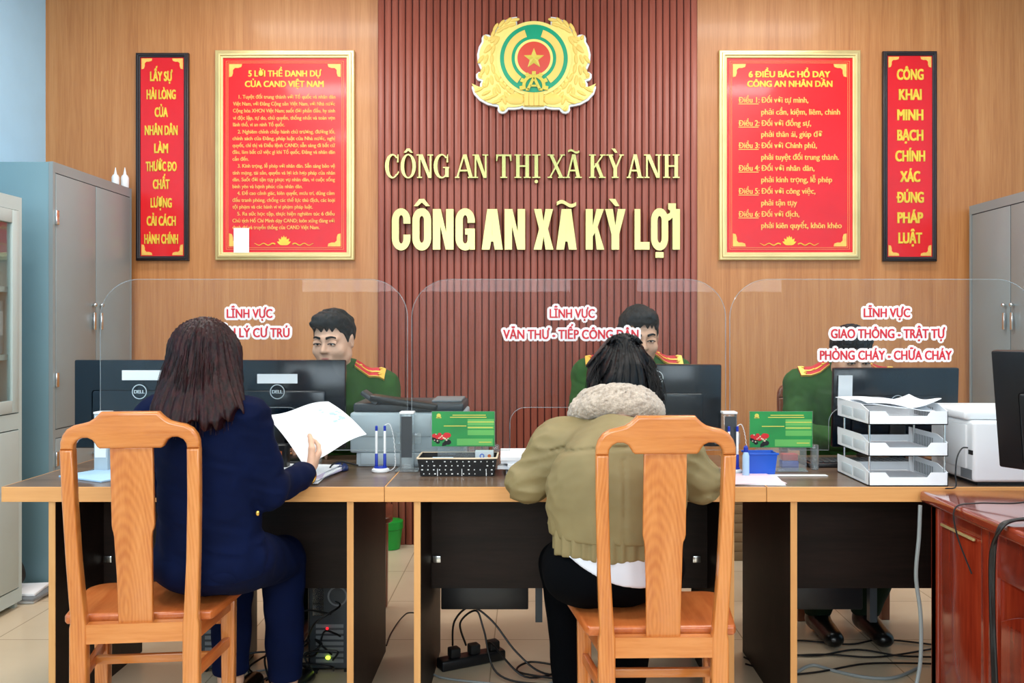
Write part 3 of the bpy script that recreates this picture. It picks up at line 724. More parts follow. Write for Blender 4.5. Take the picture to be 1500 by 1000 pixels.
def serif(ch, w):
    T, t, sh = .15, .075, .05     # thick, thin, serif thickness
    def S(x0, x1, y, up): return [[(x0, y), (x1, y), (x1, y + sh * up), (x0, y + sh * up)][::up]]
    def R(x0, x1, y0=0, y1=1): return [[(x0, y0), (x1, y0), (x1, y1), (x0, y1)]]
    def D(x0, y0, x1, y1, h): return [[(x0 - h, y0), (x0 + h, y0), (x1 + h, y1), (x1 - h, y1)]]
    e = .07
    if ch == 'I': m = w / 2; return [R(m - T / 2, m + T / 2), S(0, w, 0, 1), R(0, w, 1 - sh, 1)]
    if ch == 'H': return [R(e, e + T), R(w - e - T, w - e), R(e, w - e, .47, .54), R(0, 2 * e + T, 0, sh), R(w - 2 * e - T, w, 0, sh), R(0, 2 * e + T, 1 - sh, 1), R(w - 2 * e - T, w, 1 - sh, 1)]
    if ch == 'T': m = w / 2; return [R(m - T / 2, m + T / 2), R(m - T, m + T, 0, sh), R(0, w, 1 - t, 1), [[(0, .72), (.04, .72), (.09, .95), (0, .95)]], [[(w - .04, .72), (w, .72), (w, .95), (w - .09, .95)]]]
    if ch == 'N': return [R(e, e + t), R(w - e - t, w - e), [[(e, 1), (e + T * 1.15, 1), (w - e, .0), (w - e - T * .9, 0)]], R(0, e * 2 + t, 0, sh), R(w - 2 * e - t - .03, w, 1 - sh, 1), R(-.02, e + t, 1 - sh, 1)]
    if ch == 'A': m = w / 2; return [D(e + .02, 0, m - .03, 1, t / 2), D(w - e - T / 2, 0, m + .0, 1, T / 2), R(w * .26, w * .72, .28, .35), R(0, 2 * e + .05, 0, sh), R(w - 2 * e - T, w, 0, sh)]
    if ch == 'X': return [D(e + .02, 0, w - e - .03, 1, t / 2), D(w - e - T / 2, 0, e + T / 2, 1, T / 2), R(0, 2 * e + .06, 0, sh), R(w - 2 * e - T, w, 0, sh), R(0, 2 * e + T, 1 - sh, 1), R(w - 2 * e - .06, w, 1 - sh, 1)]
    if ch == 'K': return [R(e, e + T), D(e + T * .6, .36, w - e - .03, 1, t / 2), D(w - e - T / 2, 0, w * .45, .62, T / 2), R(0, 2 * e + T, 0, sh), R(0, 2 * e + T, 1 - sh, 1), R(w - 2 * e - T, w, 0, sh), R(w - 2 * e - .1, w, 1 - sh, 1)]
    if ch == 'Y': m = w / 2; return [R(m - T / 2, m + T / 2, 0, .48), D(m - .01, .42, e + T / 2, 1, T / 2), D(m + .03, .42, w - e - .03, 1, t / 2), R(m - T, m + T, 0, sh), R(0, 2 * e + T, 1 - sh, 1), R(w - 2 * e - .06, w, 1 - sh, 1)]
    if ch == 'O': return [[arc(w / 2, .5, w / 2, 0, 360, 40, .52)[:-1], arc(w / 2, .5, w / 2 - T, 360, 0, 40, .46)[:-1]]]
    if ch in 'CG':
        c = [arc(w / 2, .5, w / 2, 42, 318, 32, .52) + arc(w / 2 + .03, .5, w / 2 - T + .02, 312, 48, 32, .455)]
        out = [c, [[(w * .9 - .05, .66), (w * .93, .66), (w * .93, 1.0), (w * .9 - .02, 1.0), (w * .84, .84)]]]
        if ch == 'G': out += [R(w * .74, w * .74 + T, 0.04, .44), R(w * .6, w * 1.0, .42, .42 + sh)]
        else: out += [[[(w * .86, .12), (w * .96, .24), (w * .93, .30), (w * .8, .17)]]]
        return out
def accents(kind, w):
    m = w / 2
    if kind == 'circ': return [[[(m - .2, 1.07), (m - .1, 1.07), (m, 1.16), (m + .1, 1.07), (m + .2, 1.07), (m + .06, 1.25), (m - .06, 1.25)]]]
    if kind == 'tilde':
        up = [(m - .24 + .48 * i / 12, 1.13 + .05 * math.sin(2 * PI * i / 12) + .045) for i in range(13)]; dn = [(x, y - .09) for x, y in up[::-1]]
        return [[up + dn]]
    if kind == 'grave': return [[[(m - .16, 1.25), (m + .0, 1.25), (m + .1, 1.07), (m + .0, 1.07)]]]
    if kind == 'dot': return [[[(m - .1, -.2), (m + .1, -.2), (m + .1, -.06), (m - .1, -.06)]]]
    if kind == 'dotr': return [[arc(m, -.15, .075, 0, 360, 14)[:-1]]]
    if kind == 'horn': return [[[(w - .06, .70), (w + .03, .72), (w + .19, .86), (w + .19, 1.14), (w + .0, 1.14), (w + .0, 1.0), (w + .05, .96), (w + .04, .9), (w - .06, .86)]]]
def wall_letters(name, label, glyphs, py0, py1, shape, m, depth, Y):
    """py0..py1: top and baseline of the capitals; glyphs: (char, left px, right px, accents)"""
    z = ZZ(py1, Y); h = ZZ(py0, Y) - z
    t = thing(name, label, 'lettering', ((XX(glyphs[0][1], Y) + XX(glyphs[-1][2], Y)) / 2, 5.108, z))
    for ch, a, b, acc in glyphs:
        x0, x1 = XX(a, Y), XX(b, Y); w = (x1 - x0) / h
        pcs = shape(ch, w); 
        for k_ in acc: pcs = pcs + accents(k_, w)
        mb = MB()
        for n_, pc in enumerate(pcs): mb.add(plate([[(x0 + p[0] * h, z + p[1] * h) for p in o] for o in pc], depth - n_ * .0006, 0, Matrix.Translation((0, Y + depth / 2, 0)) @ XZ, smooth=30))
        link('letter', mb.mesh(30), m, t, 'letter ' + ch, world=True)
g2 = 2.5
def gl(s): return [(c, 540 + a / g2, 540 + b / g2, ac) for c, a, b, ac in s]
wall_letters('wall_lettering', 'smaller upper line of serif brass letters on the fluted panel',
    gl([('C', 60, 113, ()), ('O', 117, 173, ('circ',)), ('N', 177, 236, ()), ('G', 238, 295, ()), ('A', 316, 388, ()), ('N', 382, 438, ()), ('T', 467, 523, ()), ('H', 534, 593, ()), ('I', 599, 629, ('dotr',)),
        ('X', 655, 719, ()), ('A', 721, 781, ('tilde',)), ('K', 807, 868, ()), ('Y', 871, 935, ('grave',)), ('A', 945, 1007, ()), ('N', 1010, 1072, ()), ('H', 1079, 1139, ())]), 226, 260.5, serif, M['brass_dull'], 0.022, 5.086)
wall_letters('wall_lettering', 'larger lower line of heavy brass letters on the fluted panel',
    gl([('C', 85, 153, ()), ('O', 160, 229, ('circ',)), ('N', 235, 311, ()), ('G', 318, 389, ()), ('A', 414, 491, ()), ('N', 498, 573, ()), ('X', 604, 677, ()), ('A', 687, 762, ('tilde',)), ('K', 795, 863, ()), ('Y', 866, 941, ('grave',)),
        ('L', 974, 1029, ()), ('O', 1034, 1097, ('horn', 'dot')), ('I', 1113, 1140, ())]), 306, 365.5, heavy, M['brass'], 0.034, 5.074)
# ------------------------------------------------------------------ steel cabinets along the side walls
def knob(mb, x, y, z, sx, r=.011):
    mb.ball((x + sx * .014, y, z), (.012, r, r)); mb.bar((x, y, z), (x + sx * .014, y, z), .008, .008)
def steel_cabinet(label, xf, xw, y0, y1, z1, sx, side_m, face_m):
    """stands against a side wall; its doors face sx*X at x = xf"""
    t = thing('steel_cabinet', label, 'cabinet', ((xf + xw) / 2, (y0 + y1) / 2, 0))
    a, b = sorted((xf, xw)); b2 = (a, b - .02) if sx > 0 else (a + .02, b)
    mb = MB().box(b2[0], b2[1], y0 + .001, y1 - .001, 0.031, z1 - .001, .004); mb.box(a + .02, b - .02, y0 + .02, y1 - .02, 0, .03)
    link('body', mb.mesh(), side_m, t, world=True)
    f0, f1 = (xf - .02, xf) if sx > 0 else (xf, xf + .02); ym = (y0 + y1) / 2; zs = 0.74
    # face frame
    fm = MB().box(f0, f1, y0, y0 + .022, .03, z1).box(f0, f1, y1 - .022, y1, .03, z1)
    for za, zb in ((z1 - .05, z1), (.03, .09), (zs - .02, zs + .02)): fm.box(f0, f1, y0 + .022, y1 - .022, za, zb)
    link('face_frame', fm.mesh(0), face_m, t, world=True)
    link('gap', MB().box(f0 + .004, f1 - .004, y0 + .02, y1 - .02, .05, z1 - .03).mesh(0), M['seam'], t, world=True)
    for (da, db) in ((y0 + .026, ym - .003), (ym + .003, y1 - .026)):
        for (za, zb) in ((zs + .024, z1 - .054), (.094, zs - .024)):
            d = link('door', MB().box(f0 + .002, f1 + .001 * 0 + (.002 if sx > 0 else 0), da, db, za, zb, .003).mesh(), face_m, t, world=True)
            hy = db - .035 if da < ym - .1 else da + .035
            if za > zs:
                hm = MB(); knob(hm, f1 if sx > 0 else f0, hy, 1.37, sx)
                hm.bar(((f1 if sx > 0 else f0) + sx * .012, hy, 1.24), ((f1 if sx > 0 else f0) + sx * .012, hy, 1.33), .012, .02, .003)
            else: hm = MB(); knob(hm, f1 if sx > 0 else f0, hy, .60, sx)
            link('door_handle', hm.mesh(), M['chrome'], d, world=True)
            if da < ym - .1:
                for z in ((1.0, 1.78) if za > zs else (.2, .62)):
                    link('hinge', MB().box((f1 if sx > 0 else f0) - .002, (f1 if sx > 0 else f0) + sx * .012 if sx > 0 else f0 + .002, da - .012, da + .012, z - .035, z + .035, .003).mesh() if sx > 0 else MB().box(f0 - .012, f0 + .002, da - .012, da + .012, z - .035, z + .035, .003).mesh(), M['chrome'], d, world=True)
    return t
steel_cabinet('tall grey steel cabinet against the pale blue wall under the black-framed banner', -2.275, -2.79, 4.24, 5.08, 2.045, 1, M['steel_side'], M['steel_grey'])
steel_cabinet('tall grey steel cabinet standing at the wall right of the narrow banner', 2.52, 3.05, 4.22, 5.08, 1.945, -1, M['steel_grey'], M['steel_grey'])
for i, (x, y) in enumerate(((-2.33, 5.0), (-2.30, 5.05))):
    t = thing('glue_bottle', ('white nozzle bottle on top of the grey cabinet, taller one' if i else 'white nozzle bottle on top of the grey cabinet, shorter one'), 'bottle', (x, y, 2.047))
    s = 1.0 if i else .92
    link('body', MB().lathe([(.02 * s, 0), (.022 * s, .004), (.022 * s, .055 * s), (.016 * s, .068 * s), (.009 * s, .074 * s)], n=20).mesh(), M['white'], t)
    link('nozzle', MB().lathe([(.009 * s, .074 * s), (.006 * s, .09 * s), (.002 * s, .115 * s)], n=14).mesh(), M['white'], t)
# glass-fronted cabinet, nearer the camera on the same wall
def glass_cabinet():
    xf, xw, y0, y1, z1 = -2.275, -2.79, 3.08, 3.98, 1.832
    t = thing('glass_door_cabinet', 'pale grey cabinet with glass doors at the photo\'s left edge', 'cabinet', (-2.53, 3.53, 0))
    mb = MB().box(xw, xf - .02, y1 - .02, y1, .0, z1).box(xw, xf - .02, y0, y0 + .02, .0, z1)
    ya, yb = y0 + .02, y1 - .02
    mb.box(xw, xf - .02, ya, yb, z1 - .03, z1).box(xw + .015, xf - .02, ya, yb, 0.03, .06).box(xw, xw + .015, ya, yb, 0, z1 - .03).box(xw + .015, xf - .02, ya, yb, .86, .88)
    link('body', mb.mesh(0), M['steel_light'], t, world=True)
    fm = MB().box(xf - .02, xf, y0 + .025, y1 - .025, z1 - .06, z1).box(xf - .02, xf, y0 + .025, y1 - .025, .03, .09).box(xf - .02, xf, y0 + .025, y1 - .025, .80, .87).box(xf - .02, xf, y1 - .025, y1, .03, z1).box(xf - .02, xf, y0, y0 + .025, .03, z1)
    link('face_frame', fm.mesh(0), M['steel_light'], t, world=True)
    ym = (y0 + y1) / 2
    for da, db in ((y0 + .028, ym - .002), (ym + .002, y1 - .028)):
        dm = MB()
        for q in ((da, da + .05, .875, z1 - .062), (db - .05, db, .875, z1 - .062)): dm.box(xf - .016, xf + .004, *q, .002)
        for q in ((da + .05, db - .05, .875, .93), (da + .05, db - .05, z1 - .12, z1 - .062)): dm.box(xf - .016, xf + .004, *q, .002)
        d = link('glass_door', dm.mesh(), M['steel_light'], t, world=True)
        link('pane', MB().box(xf - .009, xf - .005, da + .045, db - .045, .925, z1 - .115).mesh(0), M['glass'], d, 'clear glass', world=True)
        d = link('lower_door', MB().box(xf - .016, xf + .003, da, db, .095, .795, .003).mesh(), M['steel_light'], t, world=True)
        hm = MB(); knob(hm, xf + .003, db - .04 if da < ym - .1 else da + .04, .62, 1); link('door_handle', hm.mesh(), M['chrome'], d, world=True)
    for z in (1.12, 1.42): link('shelf', MB().box(xw + .015, xf - .03, y0 + .02, y1 - .02, z - .012, z + .012).mesh(0), M['steel_light'], t, world=True)
    # things kept inside
    zb = .88
    for i in range(7):
        g = random.Random(i); yy = 3.72 + g.uniform(-.02, .02); hgt = .014 + g.uniform(0, .006)
        b = MB().box(-2.58 + g.uniform(-.02, .02), -2.325 + g.uniform(-.01, .01), yy - .15, yy + .15, zb, zb + hgt, .003)
        zb += hgt + .0005
        link_own('paper_bundle', b.mesh(), M['paper'], ['bottom', 'second from the bottom', 'third from the bottom', 'middle', 'third from the top', 'second from the top', 'topmost'][i] + ' white paper bundle in the pile inside the glass cabinet', 'papers', 'paper pile inside the glass cabinet')
    for i in range(6):
        g = random.Random(20 + i); y = 3.915 - i * .05
        t2 = thing('document_folder', 'white document folder standing on the glass cabinet shelf, number %s from the far side' % ['one', 'two', 'three', 'four', 'five', 'six'][i], 'folder', (-2.46, y, 1.134), 0, 'folders on the glass cabinet shelf')
        hh = .2 + g.uniform(0, .04)
        link('cover', MB().box(-.14, .13, -.02, .02, 0, hh, .004).mesh(), M['white'] if i % 2 else M['printer_grey'], t2)
        link('spine_label', MB().box(.1301, .1315, -.013, .013, hh * .35, hh * .8).mesh(0), M['paper'], t2)
glass_cabinet()
z = 0.0
for i, (dx, rz, m, lb) in enumerate(((0, .1, 'white', 'white magazine at the bottom of the floor pile between the two left cabinets'), (.02, -.15, 'grey', 'grey magazine in the middle of the floor pile between the two left cabinets'), (-.01, .3, 'paper', 'loose white papers on top of the floor pile between the two left cabinets'))):
    me = MB().box(-.15, .15, -.09, .09, 0, .014, .003, M=Matrix.Translation((-2.40 + dx, 4.105, z)) @ Matrix.Rotation(rz * .5, 4, 'Z')).mesh(); z += .0145
    link_own('magazine', me, M[m], lb, 'magazine', 'papers on the floor between the cabinets')
bagm = surface([ell((-2.42, 4.12, .105), (.075, .055, .07)), ell((-2.40, 4.11, .15), (.045, .035, .05))], .006, .03, lambda P, D: np.maximum(D + .006 * waves(P, .07, 3), .046 - P[..., 2]))
link_own('plastic_bag', bagm, M['black_soft'], 'crumpled black bag on the papers between the two left cabinets', 'bag')

# ------------------------------------------------------------------ the counter: three desks side by side
DF, DB = 2.79, 3.49; DT = 0.75
def desk(i, x0, x1, pl, pr, label):
    t = thing('reception_desk', label, 'desk', ((x0 + x1) / 2, (DF + DB) / 2, 0), 0, 'counter desks in a row')
    link('desktop', MB().box(x0 + .0008, x1 - .0008, DF + .003, DB, DT - .047, DT, .0015, 1).mesh(), M['walnut'], t, world=True)
    em = MB().box(x0 + .0008, x1 - .0008, DF - .001, DF + .003, DT - .047, DT, .001, 1)
    link('edge_band', em.mesh(), M['beech_edge'], t, 'light beech front edge', world=True)
    if i == 0: link('edge_band', MB().box(x0 - .002, x0 + .001, DF, DB, DT - .047, DT).mesh(0), M['beech_edge'], t, 'light beech end edge', world=True)
    else: link('seam_edge', MB().box(x0 + .0006, x0 + .004, DF, DB, DT - .0005, DT + .0006).mesh(0), M['beech_edge'], t, 'pale seam line', world=True)
    for p in (pl, pr):
        s = link('side_panel', MB().box(p, p + .02, DF + .012, DB - .06, 0.0, DT - .0475).mesh(0), M['dark_panel'], t, 'dark side panel', world=True)
        link('edge_strip', MB().box(p - .0003, p + .0203, DF + .009, DF + .0125, 0.0, DT - .0475).mesh(0), M['beech_edge_z'], s, 'light beech edge', world=True)
    mp = link('modesty_panel', MB().box(pl + .02, pr, 3.12, 3.136, .335, DT - .0475).mesh(0), M['dark_panel'], t, 'dark modesty panel', world=True)
    if i: link('tray', MB().box(pl + .05, pl + .36, 3.15, 3.34, .25, .338, .004).mesh(), M['black'], t, 'low black tray behind the modesty panel', world=True)
    if i: link('tray_bracket', MB().box(pl + .385, pl + .41, 3.15, 3.18, .205, .40).mesh(0), M['dark_grey'], t, world=True)
    for x in (pl + .024, pr - .024 - .03):
        link('fastener', MB().box(x, x + .03, 3.104, 3.121, .428, .452, .003).mesh(), M['chrome'], t, world=True)
s_ = 466.0
def dx(px): return (px - CX) / s_
desk(0, dx(3), dx(563), dx(69), dx(507.5), 'walnut-topped desk at the left end of the counter, in front of the woman in navy')
desk(1, dx(563), dx(1123), dx(606), dx(1067), 'walnut-topped middle desk of the counter, in front of the woman in the olive jacket')
desk(2, dx(1123), dx(1683), dx(1159.5), dx(1627), 'walnut-topped desk at the right end of the counter, under the white letter trays')

# ------------------------------------------------------------------ clear screens with vinyl lettering
SY = 3.13
def screen(pl, pr, cl, cr, label, lines):
    x0, x1 = XX(pl, SY), XX(pr, SY); z0, z1 = ZZ(659, SY), ZZ(409, SY); c0, c1 = XX(cl, SY), XX(cr, SY); zc = ZZ(596.5, SY)
    r = .135; rc = .055
    pts = [(x0, z0), (c0, z0), (c0, zc - rc)] + arc(c0 + rc, zc - rc, rc, 180, 90, 8) + arc(c1 - rc, zc - rc, rc, 90, 0, 8) + [(c1, z0), (x1, z0)] + arc(x1 - r, z1 - r, r, 0, 90, 14) + arc(x0 + r, z1 - r, r, 90, 180, 14)
    t = thing('acrylic_screen', label, 'screen', ((x0 + x1) / 2, SY, DT + .001))
    link('pane', plate([pts], .005, 0, Matrix.Translation((0, SY, 0)) @ XZ), M['acrylic'], t, 'clear acrylic sheet with rounded corners', world=True)
    # polished rims
    rim = MB(); q = [(x, SY, z) for x, z in pts]
    rim.tube(q, .0014, 6, closed=True); link('polished_edge', rim.mesh(), M['acrylic_rim'], t, world=True)
    # feet that carry the sheet on the desk
    for fx in (c0 - .05, c1 + .05):
        link('foot', MB().box(fx - .012, fx + .012, SY - .012, SY + .012, DT + .0005, z0 + .02, .004).mesh(), M['acrylic_edge'], t, world=True)
    for body, a, b, py, capx in lines:
        capm = capx * SY / F; xm = XX((a + b) / 2, SY); zb = ZZ(py, SY) - capm / 2; wd = (b - a) * SY / F
        mb = MB(); base = text_me(body, capm, wd, .03, .0006)
        for k in range(10):
            an = 2 * PI * k / 10; mb.add(base, Matrix.Translation((.0085 * math.cos(an), .0085 * math.sin(an), k * .0002)))
        me = mb.mesh(0); me.transform(at(xm, SY - .0032, zb)); link('lettering_backing', me, M['white_letter'], t, 'white sticker outline', world=True)
        me = base; me.transform(at(xm, SY - .0072, zb)); link('lettering', me, M['red_letter'], t, 'red lettering', world=True)
M['acrylic_rim'] = glass('bright_cut_edge', (0.82, 0.88, 0.9), 1.2, 0.1, 0.2)
screen(147, 597, 300, 445, 'clear acrylic counter screen with two red lines, behind the woman in navy',
       [("LĨNH VỰC", 333, 400, 459, 12.5), ("QUẢN LÝ CƯ TRÚ", 302, 425, 487, 13)])
screen(603, 1063, 747, 919, 'clear acrylic counter screen with two red lines, behind the woman in the olive jacket',
       [("LĨNH VỰC", 805, 871, 459, 12.5), ("VĂN THƯ - TIẾP CÔNG DÂN", 737, 935, 489.5, 13)])
screen(1069, 1516, 1214, 1372, 'clear acrylic counter screen with three red lines, behind the letter trays',
       [("LĨNH VỰC", 1264, 1332, 458, 12.5), ("GIAO THÔNG - TRẬT TỰ", 1216, 1383, 488.5, 13), ("PHÒNG CHÁY - CHỮA CHÁY", 1200, 1393, 520, 13)])
for px, lb, m in ((157.5, 'pale upright holding the left acrylic screen, behind the left chair', 'white'), (598.5, 'upright post between the left and middle acrylic screens, beside the grey printer', 'dark_grey'), (1065, 'upright post between the middle and right acrylic screens', 'dark_grey')):
    x = XX(px, SY)
    t = thing('screen_post', lb, 'post', (x, SY, DT + .0005), 0, 'posts between the acrylic screens')
    for sgn in (0,):
        link('column', MB().box(-.024, .024, -.05, -.008, 0, .2, .003).mesh(), M['printer_grey'] if m == 'white' else M['acrylic_edge'], t)
    link('core', MB().box(-.019, .019, -.053, -.0495, .05, .192).mesh(0), M[m], t)
    link('cap', MB().box(-.025, .025, -.053, -.006, .2, .208, .002).mesh(), M['white'], t)
    link('base', MB().box(-.04, .04, -.06, .03, -.0002, .006, .002).mesh(), M['acrylic_edge'], t)
    link('clip', MB().box(-.045, .045, -.008, -.003, .09, .13, .002).mesh(), M['acrylic_edge'], t)

# ------------------------------------------------------------------ the two oak chairs
def chair(name, label, loc, rz, mats, group):
    mz, mx_, my = mats
    t = thing(name, label, 'chair', loc, rz, group)
    u = 1 / 1347.0; zr = 0.452
    def L(x, y): return ((x - 484) * u, zr + (790 - y) * u)
    lean = lambda z: -max(0.0, z - .46) * .075
    def shear(me, y=0):
        for v in me.vertices: v.co.y += y + lean(v.co.z)
        me.update(); return me
    top = [(385, 15), (376, 25), (362, 38), (345, 49), (320, 56), (292, 62), (268, 76), (252, 98), (244, 122), (243, 150)]
    inn = [(288, 150), (290, 132), (300, 117), (318, 108), (338, 108), (354, 116), (364, 130), (370, 141), (378, 147)]
    left = [L(*p) for p in top] + [L(*p) for p in inn]
    full = left + [(-x, z) for x, z in left[::-1]]
    link('crest_rail', shear(plate([full], .034, .009, XZ, 3)), mx_, t)
    for s in (-1, 1):
        p = [(-241, 150), (-196, 150), (-194, 330), (-186, 560), (-177, 700), (-172, 770), (-168, 792), (-168, 1390), (-224, 1390), (-227, 1000), (-227, 800), (-222, 775), (-226, 700), (-232, 560), (-239, 330)]
        pts = [(s * x * u, zr + (790 - y) * u) for x, y in p]
        if s > 0: pts = pts[::-1]
        link('back_post', shear(plate([pts], .036, .006, XZ, 2)), mz, t)
    sp = [(-74, 146), (74, 146), (74, 430), (71, 445), (66, 455), (64, 470), (62, 620), (60, 793), (-60, 793), (-62, 620), (-68, 470), (-70, 455), (-73, 445), (-75, 430)]
    link('back_splat', shear(plate([[(x * u, zr + (790 - y) * u) for x, y in sp][::-1]], .016, .003), .002), mz, t)
    # seat: thin saddle board with rounded front corners
    so = [(-.19, .0)] + [(-.198, .012), (-.232, .25)] + arc(-.172, .255, .06, 180, 90, 8) + arc(.172, .255, .06, 90, 0, 8) + [(.232, .25), (.198, .012), (.19, .0)]
    link('seat', plate([so[::-1]], .026, .008, Matrix.Translation((0, .022, zr + .004)), 3), my, t)
    def rail(nm, a, b, w, h, m): link(nm, MB().bar(a, b, w, h, .003).mesh(), m, t)
    link('seat_rail', MB().box(-.142, .142, -.014, .014, zr - .052, zr + .0).mesh(0), mx_, t)
    link('seat_rail', MB().box(-.16, .16, .262, .286, zr - .058, zr - .012, .002).mesh(), mx_, t)
    for s in (-1, 1):
        link('seat_rail', MB().bar((s * .150, .012, zr - .034), (s * .182, .26, zr - .034), .022, .046, .002, up=(0, 0, 1)).mesh(), my, t)
        lg = [(-.017, 0), (.017, 0), (.021, zr - .014), (-.021, zr - .014)]
        link('front_leg', plate([[(s * .183 + x, z) for x, z in lg]], .038, .004, Matrix.Translation((0, .274, 0)) @ XZ), mz, t)
        link('side_stretcher', MB().bar((s * .148, .014, .30), (s * .181, .26, .30), .018, .03, .003).mesh(), my, t)
    link('front_stretcher', MB().box(-.165, .165, .266, .282, .352, .378, .003).mesh(), mx_, t)
    link('cross_stretcher', MB().box(-.162, .162, .14, .158, .288, .312, .003).mesh(), mx_, t)
    return t
OAK = (M['oak'], M['oak_x'], M['oak_y'])
chair('oak_chair', 'varnished orange oak chair with a vase-shaped splat, under the woman in navy', (-1.067, 2.41, 0), math.radians(6), OAK, 'oak visitor chairs')
chair('oak_chair', 'varnished orange oak chair with a vase-shaped splat, under the woman in the olive jacket', (.347, 2.30, 0), math.radians(1), OAK, 'oak visitor chairs')
BR = (M['brown_chair'],) * 3
chair('brown_chair', 'dark brown wooden chair under the officer behind the right screen', (1.33, 4.08, 0), PI + .05, BR, 'officers chairs')
chair('brown_chair', 'dark brown wooden chair under the officer beside the left monitors', (-.80, 3.97, 0), PI, BR, 'officers chairs')
chair('brown_chair', 'dark brown wooden chair under the officer behind the middle screen', (.44, 4.03, 0), PI, BR, 'officers chairs')

# ------------------------------------------------------------------ monitors
def monitor(label, c, rz, w, h, tilt, zbot, logo_dz, sticker=None, logo=True, mats='black_gloss', z_desk=DT):
    """c: (x, y) of the foot; the back of the panel faces local -Y; zbot: lower edge of the panel"""
    t = thing('monitor', label, 'monitor', (c[0], c[1], z_desk + .0005), rz)
    T = Matrix.Translation((0, 0, zbot - z_desk)) @ Matrix.Rotation(tilt, 4, 'X')
    def tr(me): me.transform(T); return me
    bm = MB().box(-w / 2, w / 2, -.012, .016, 0, h, .006, 2)
    link('casing', tr(bm.mesh()), M[mats], t)
    link('back_housing', tr(MB().box(-w * .36, w * .36, -.024, -.010, h * .06, h * .66, .010, 3).mesh()), M[mats], t)
    link('screen_panel', tr(MB().box(-w / 2 + .012, w / 2 - .012, .0155, .0175, .016, h - .012).mesh(0)), M['black_gloss'], t)
    if logo:
        zl = h - logo_dz; y = -.026 if zl < h * .66 else -.0128
        ring = plate([arc(0, zl, .0275, 0, 360, 40)[:-1], arc(0, zl, .0245, 360, 0, 40)[:-1]], .0015, 0, Matrix.Translation((0, y + .0005, 0)) @ XZ)
        mb = MB().add(ring); mb.add(text_me('DELL', .012, .040, .05, .0015), at(0, y + .0005, zl - .006))
        link('logo', tr(mb.mesh(0)), M['chrome_logo'], t, 'silver round logo')
    if sticker:
        x0, x1, z0, z1 = sticker
        y = -.0252 if z1 < h * .66 else -.0135
        link('label_sticker', tr(MB().box(x0, x1, y, y + .001 if y < -.02 else -.0118, h - z1, h - z0).mesh(0)), M['paper'], t, 'blank white sticker')
    link('stand_neck', MB().bar((0, -.03, .012), (0, -.028, zbot - z_desk + h * .35), .06, .02, .004).mesh(), M['black'], t)
    link('stand_base', MB().box(-.11, .11, -.10, .09, 0, .014, .006, 3).mesh(), M['black'], t)
    return t
M['chrome_logo'] = mat('silver_logo', (210, 216, 220), 0.3, 0.3)
MY = 3.33
monitor('black monitor seen from behind, left of the woman in navy, beside the grey cabinet', (XX(208.5, MY), MY), 0, .50, .33, 0, ZZ(527, MY) - .33, .118, (-.065, .10, .038, .075))
monitor('black monitor seen from behind, between the woman in navy and the left officer', (XX(409, MY), MY), -.0, .50, .33, 0, ZZ(527, MY) - .33, .118, (-.075, .075, .052, .087))
monitor('black monitor with a high round logo, behind the woman in the olive jacket', (XX(960, 3.36), 3.36), -.04, .49, .31, .05, ZZ(533, 3.36) - .31, .05)
monitor('wide blue-black monitor behind the white letter trays', (XX(1309, 3.36), 3.36), .02, .475, .30, .06, ZZ(538, 3.36) - .30, .128, (-.225, -.172, .026, .112))

# ------------------------------------------------------------------ printers
def left_printer():
    y0 = 3.19; x0, x1 = XX(520, y0), -.232
    t = thing('laser_printer', 'pale grey laser printer with a dark control panel, between the left and middle officers', 'printer', ((x0 + x1) / 2, y0 + .15, DT + .0005))
    mb = MB().box(x0 - .018, x1, y0, 3.47, .80, .945, .008, 3).box(x0 + .004, x1 - .01, y0 + .004, 3.465, DT + .001, .80, .004)
    link('body', mb.mesh(), M['printer_grey'], t, world=True)
    link('front_cover', MB().box(x0 - .012, x1 - .12, y0 - .004, y0 + .01, .858, .938, .004).mesh(), M['printer_grey'], t, world=True)
    link('paper_drawer', MB().box(x0 + .02, x1 - .03, y0 - .003, y0 + .01, DT + .008, .80, .003).mesh(), M['printer_grey'], t, world=True)
    link('scanner_lid', MB().box(x0 - .01, x1 - .005, y0 + .015, 3.465, .946, .978, .008, 3).mesh(), M['dark_grey'], t, world=True)
    link('top_tray', MB().box(x0 + .27, x1 - .015, y0 + .05, 3.44, .9785, .986, .003).mesh(), M['grey'], t, world=True)
    R = Matrix.Translation((x0 + .15, y0 + .03, .975)) @ Matrix.Rotation(.14, 4, 'Y')
    p = link('control_panel', MB().box(-.10, .145, -.035, .05, -.004, .02, .006, 3, M=R).mesh(), M['black'], t, world=True)
    R2 = Matrix.Translation((x0 + .045, y0 + .03, .998)) @ Matrix.Rotation(.62, 4, 'Y')
    link('display', MB().box(-.03, .04, -.034, .045, -.005, .012, .004, 2, M=R2).mesh(), M['dark_grey'], p, world=True)
left_printer()
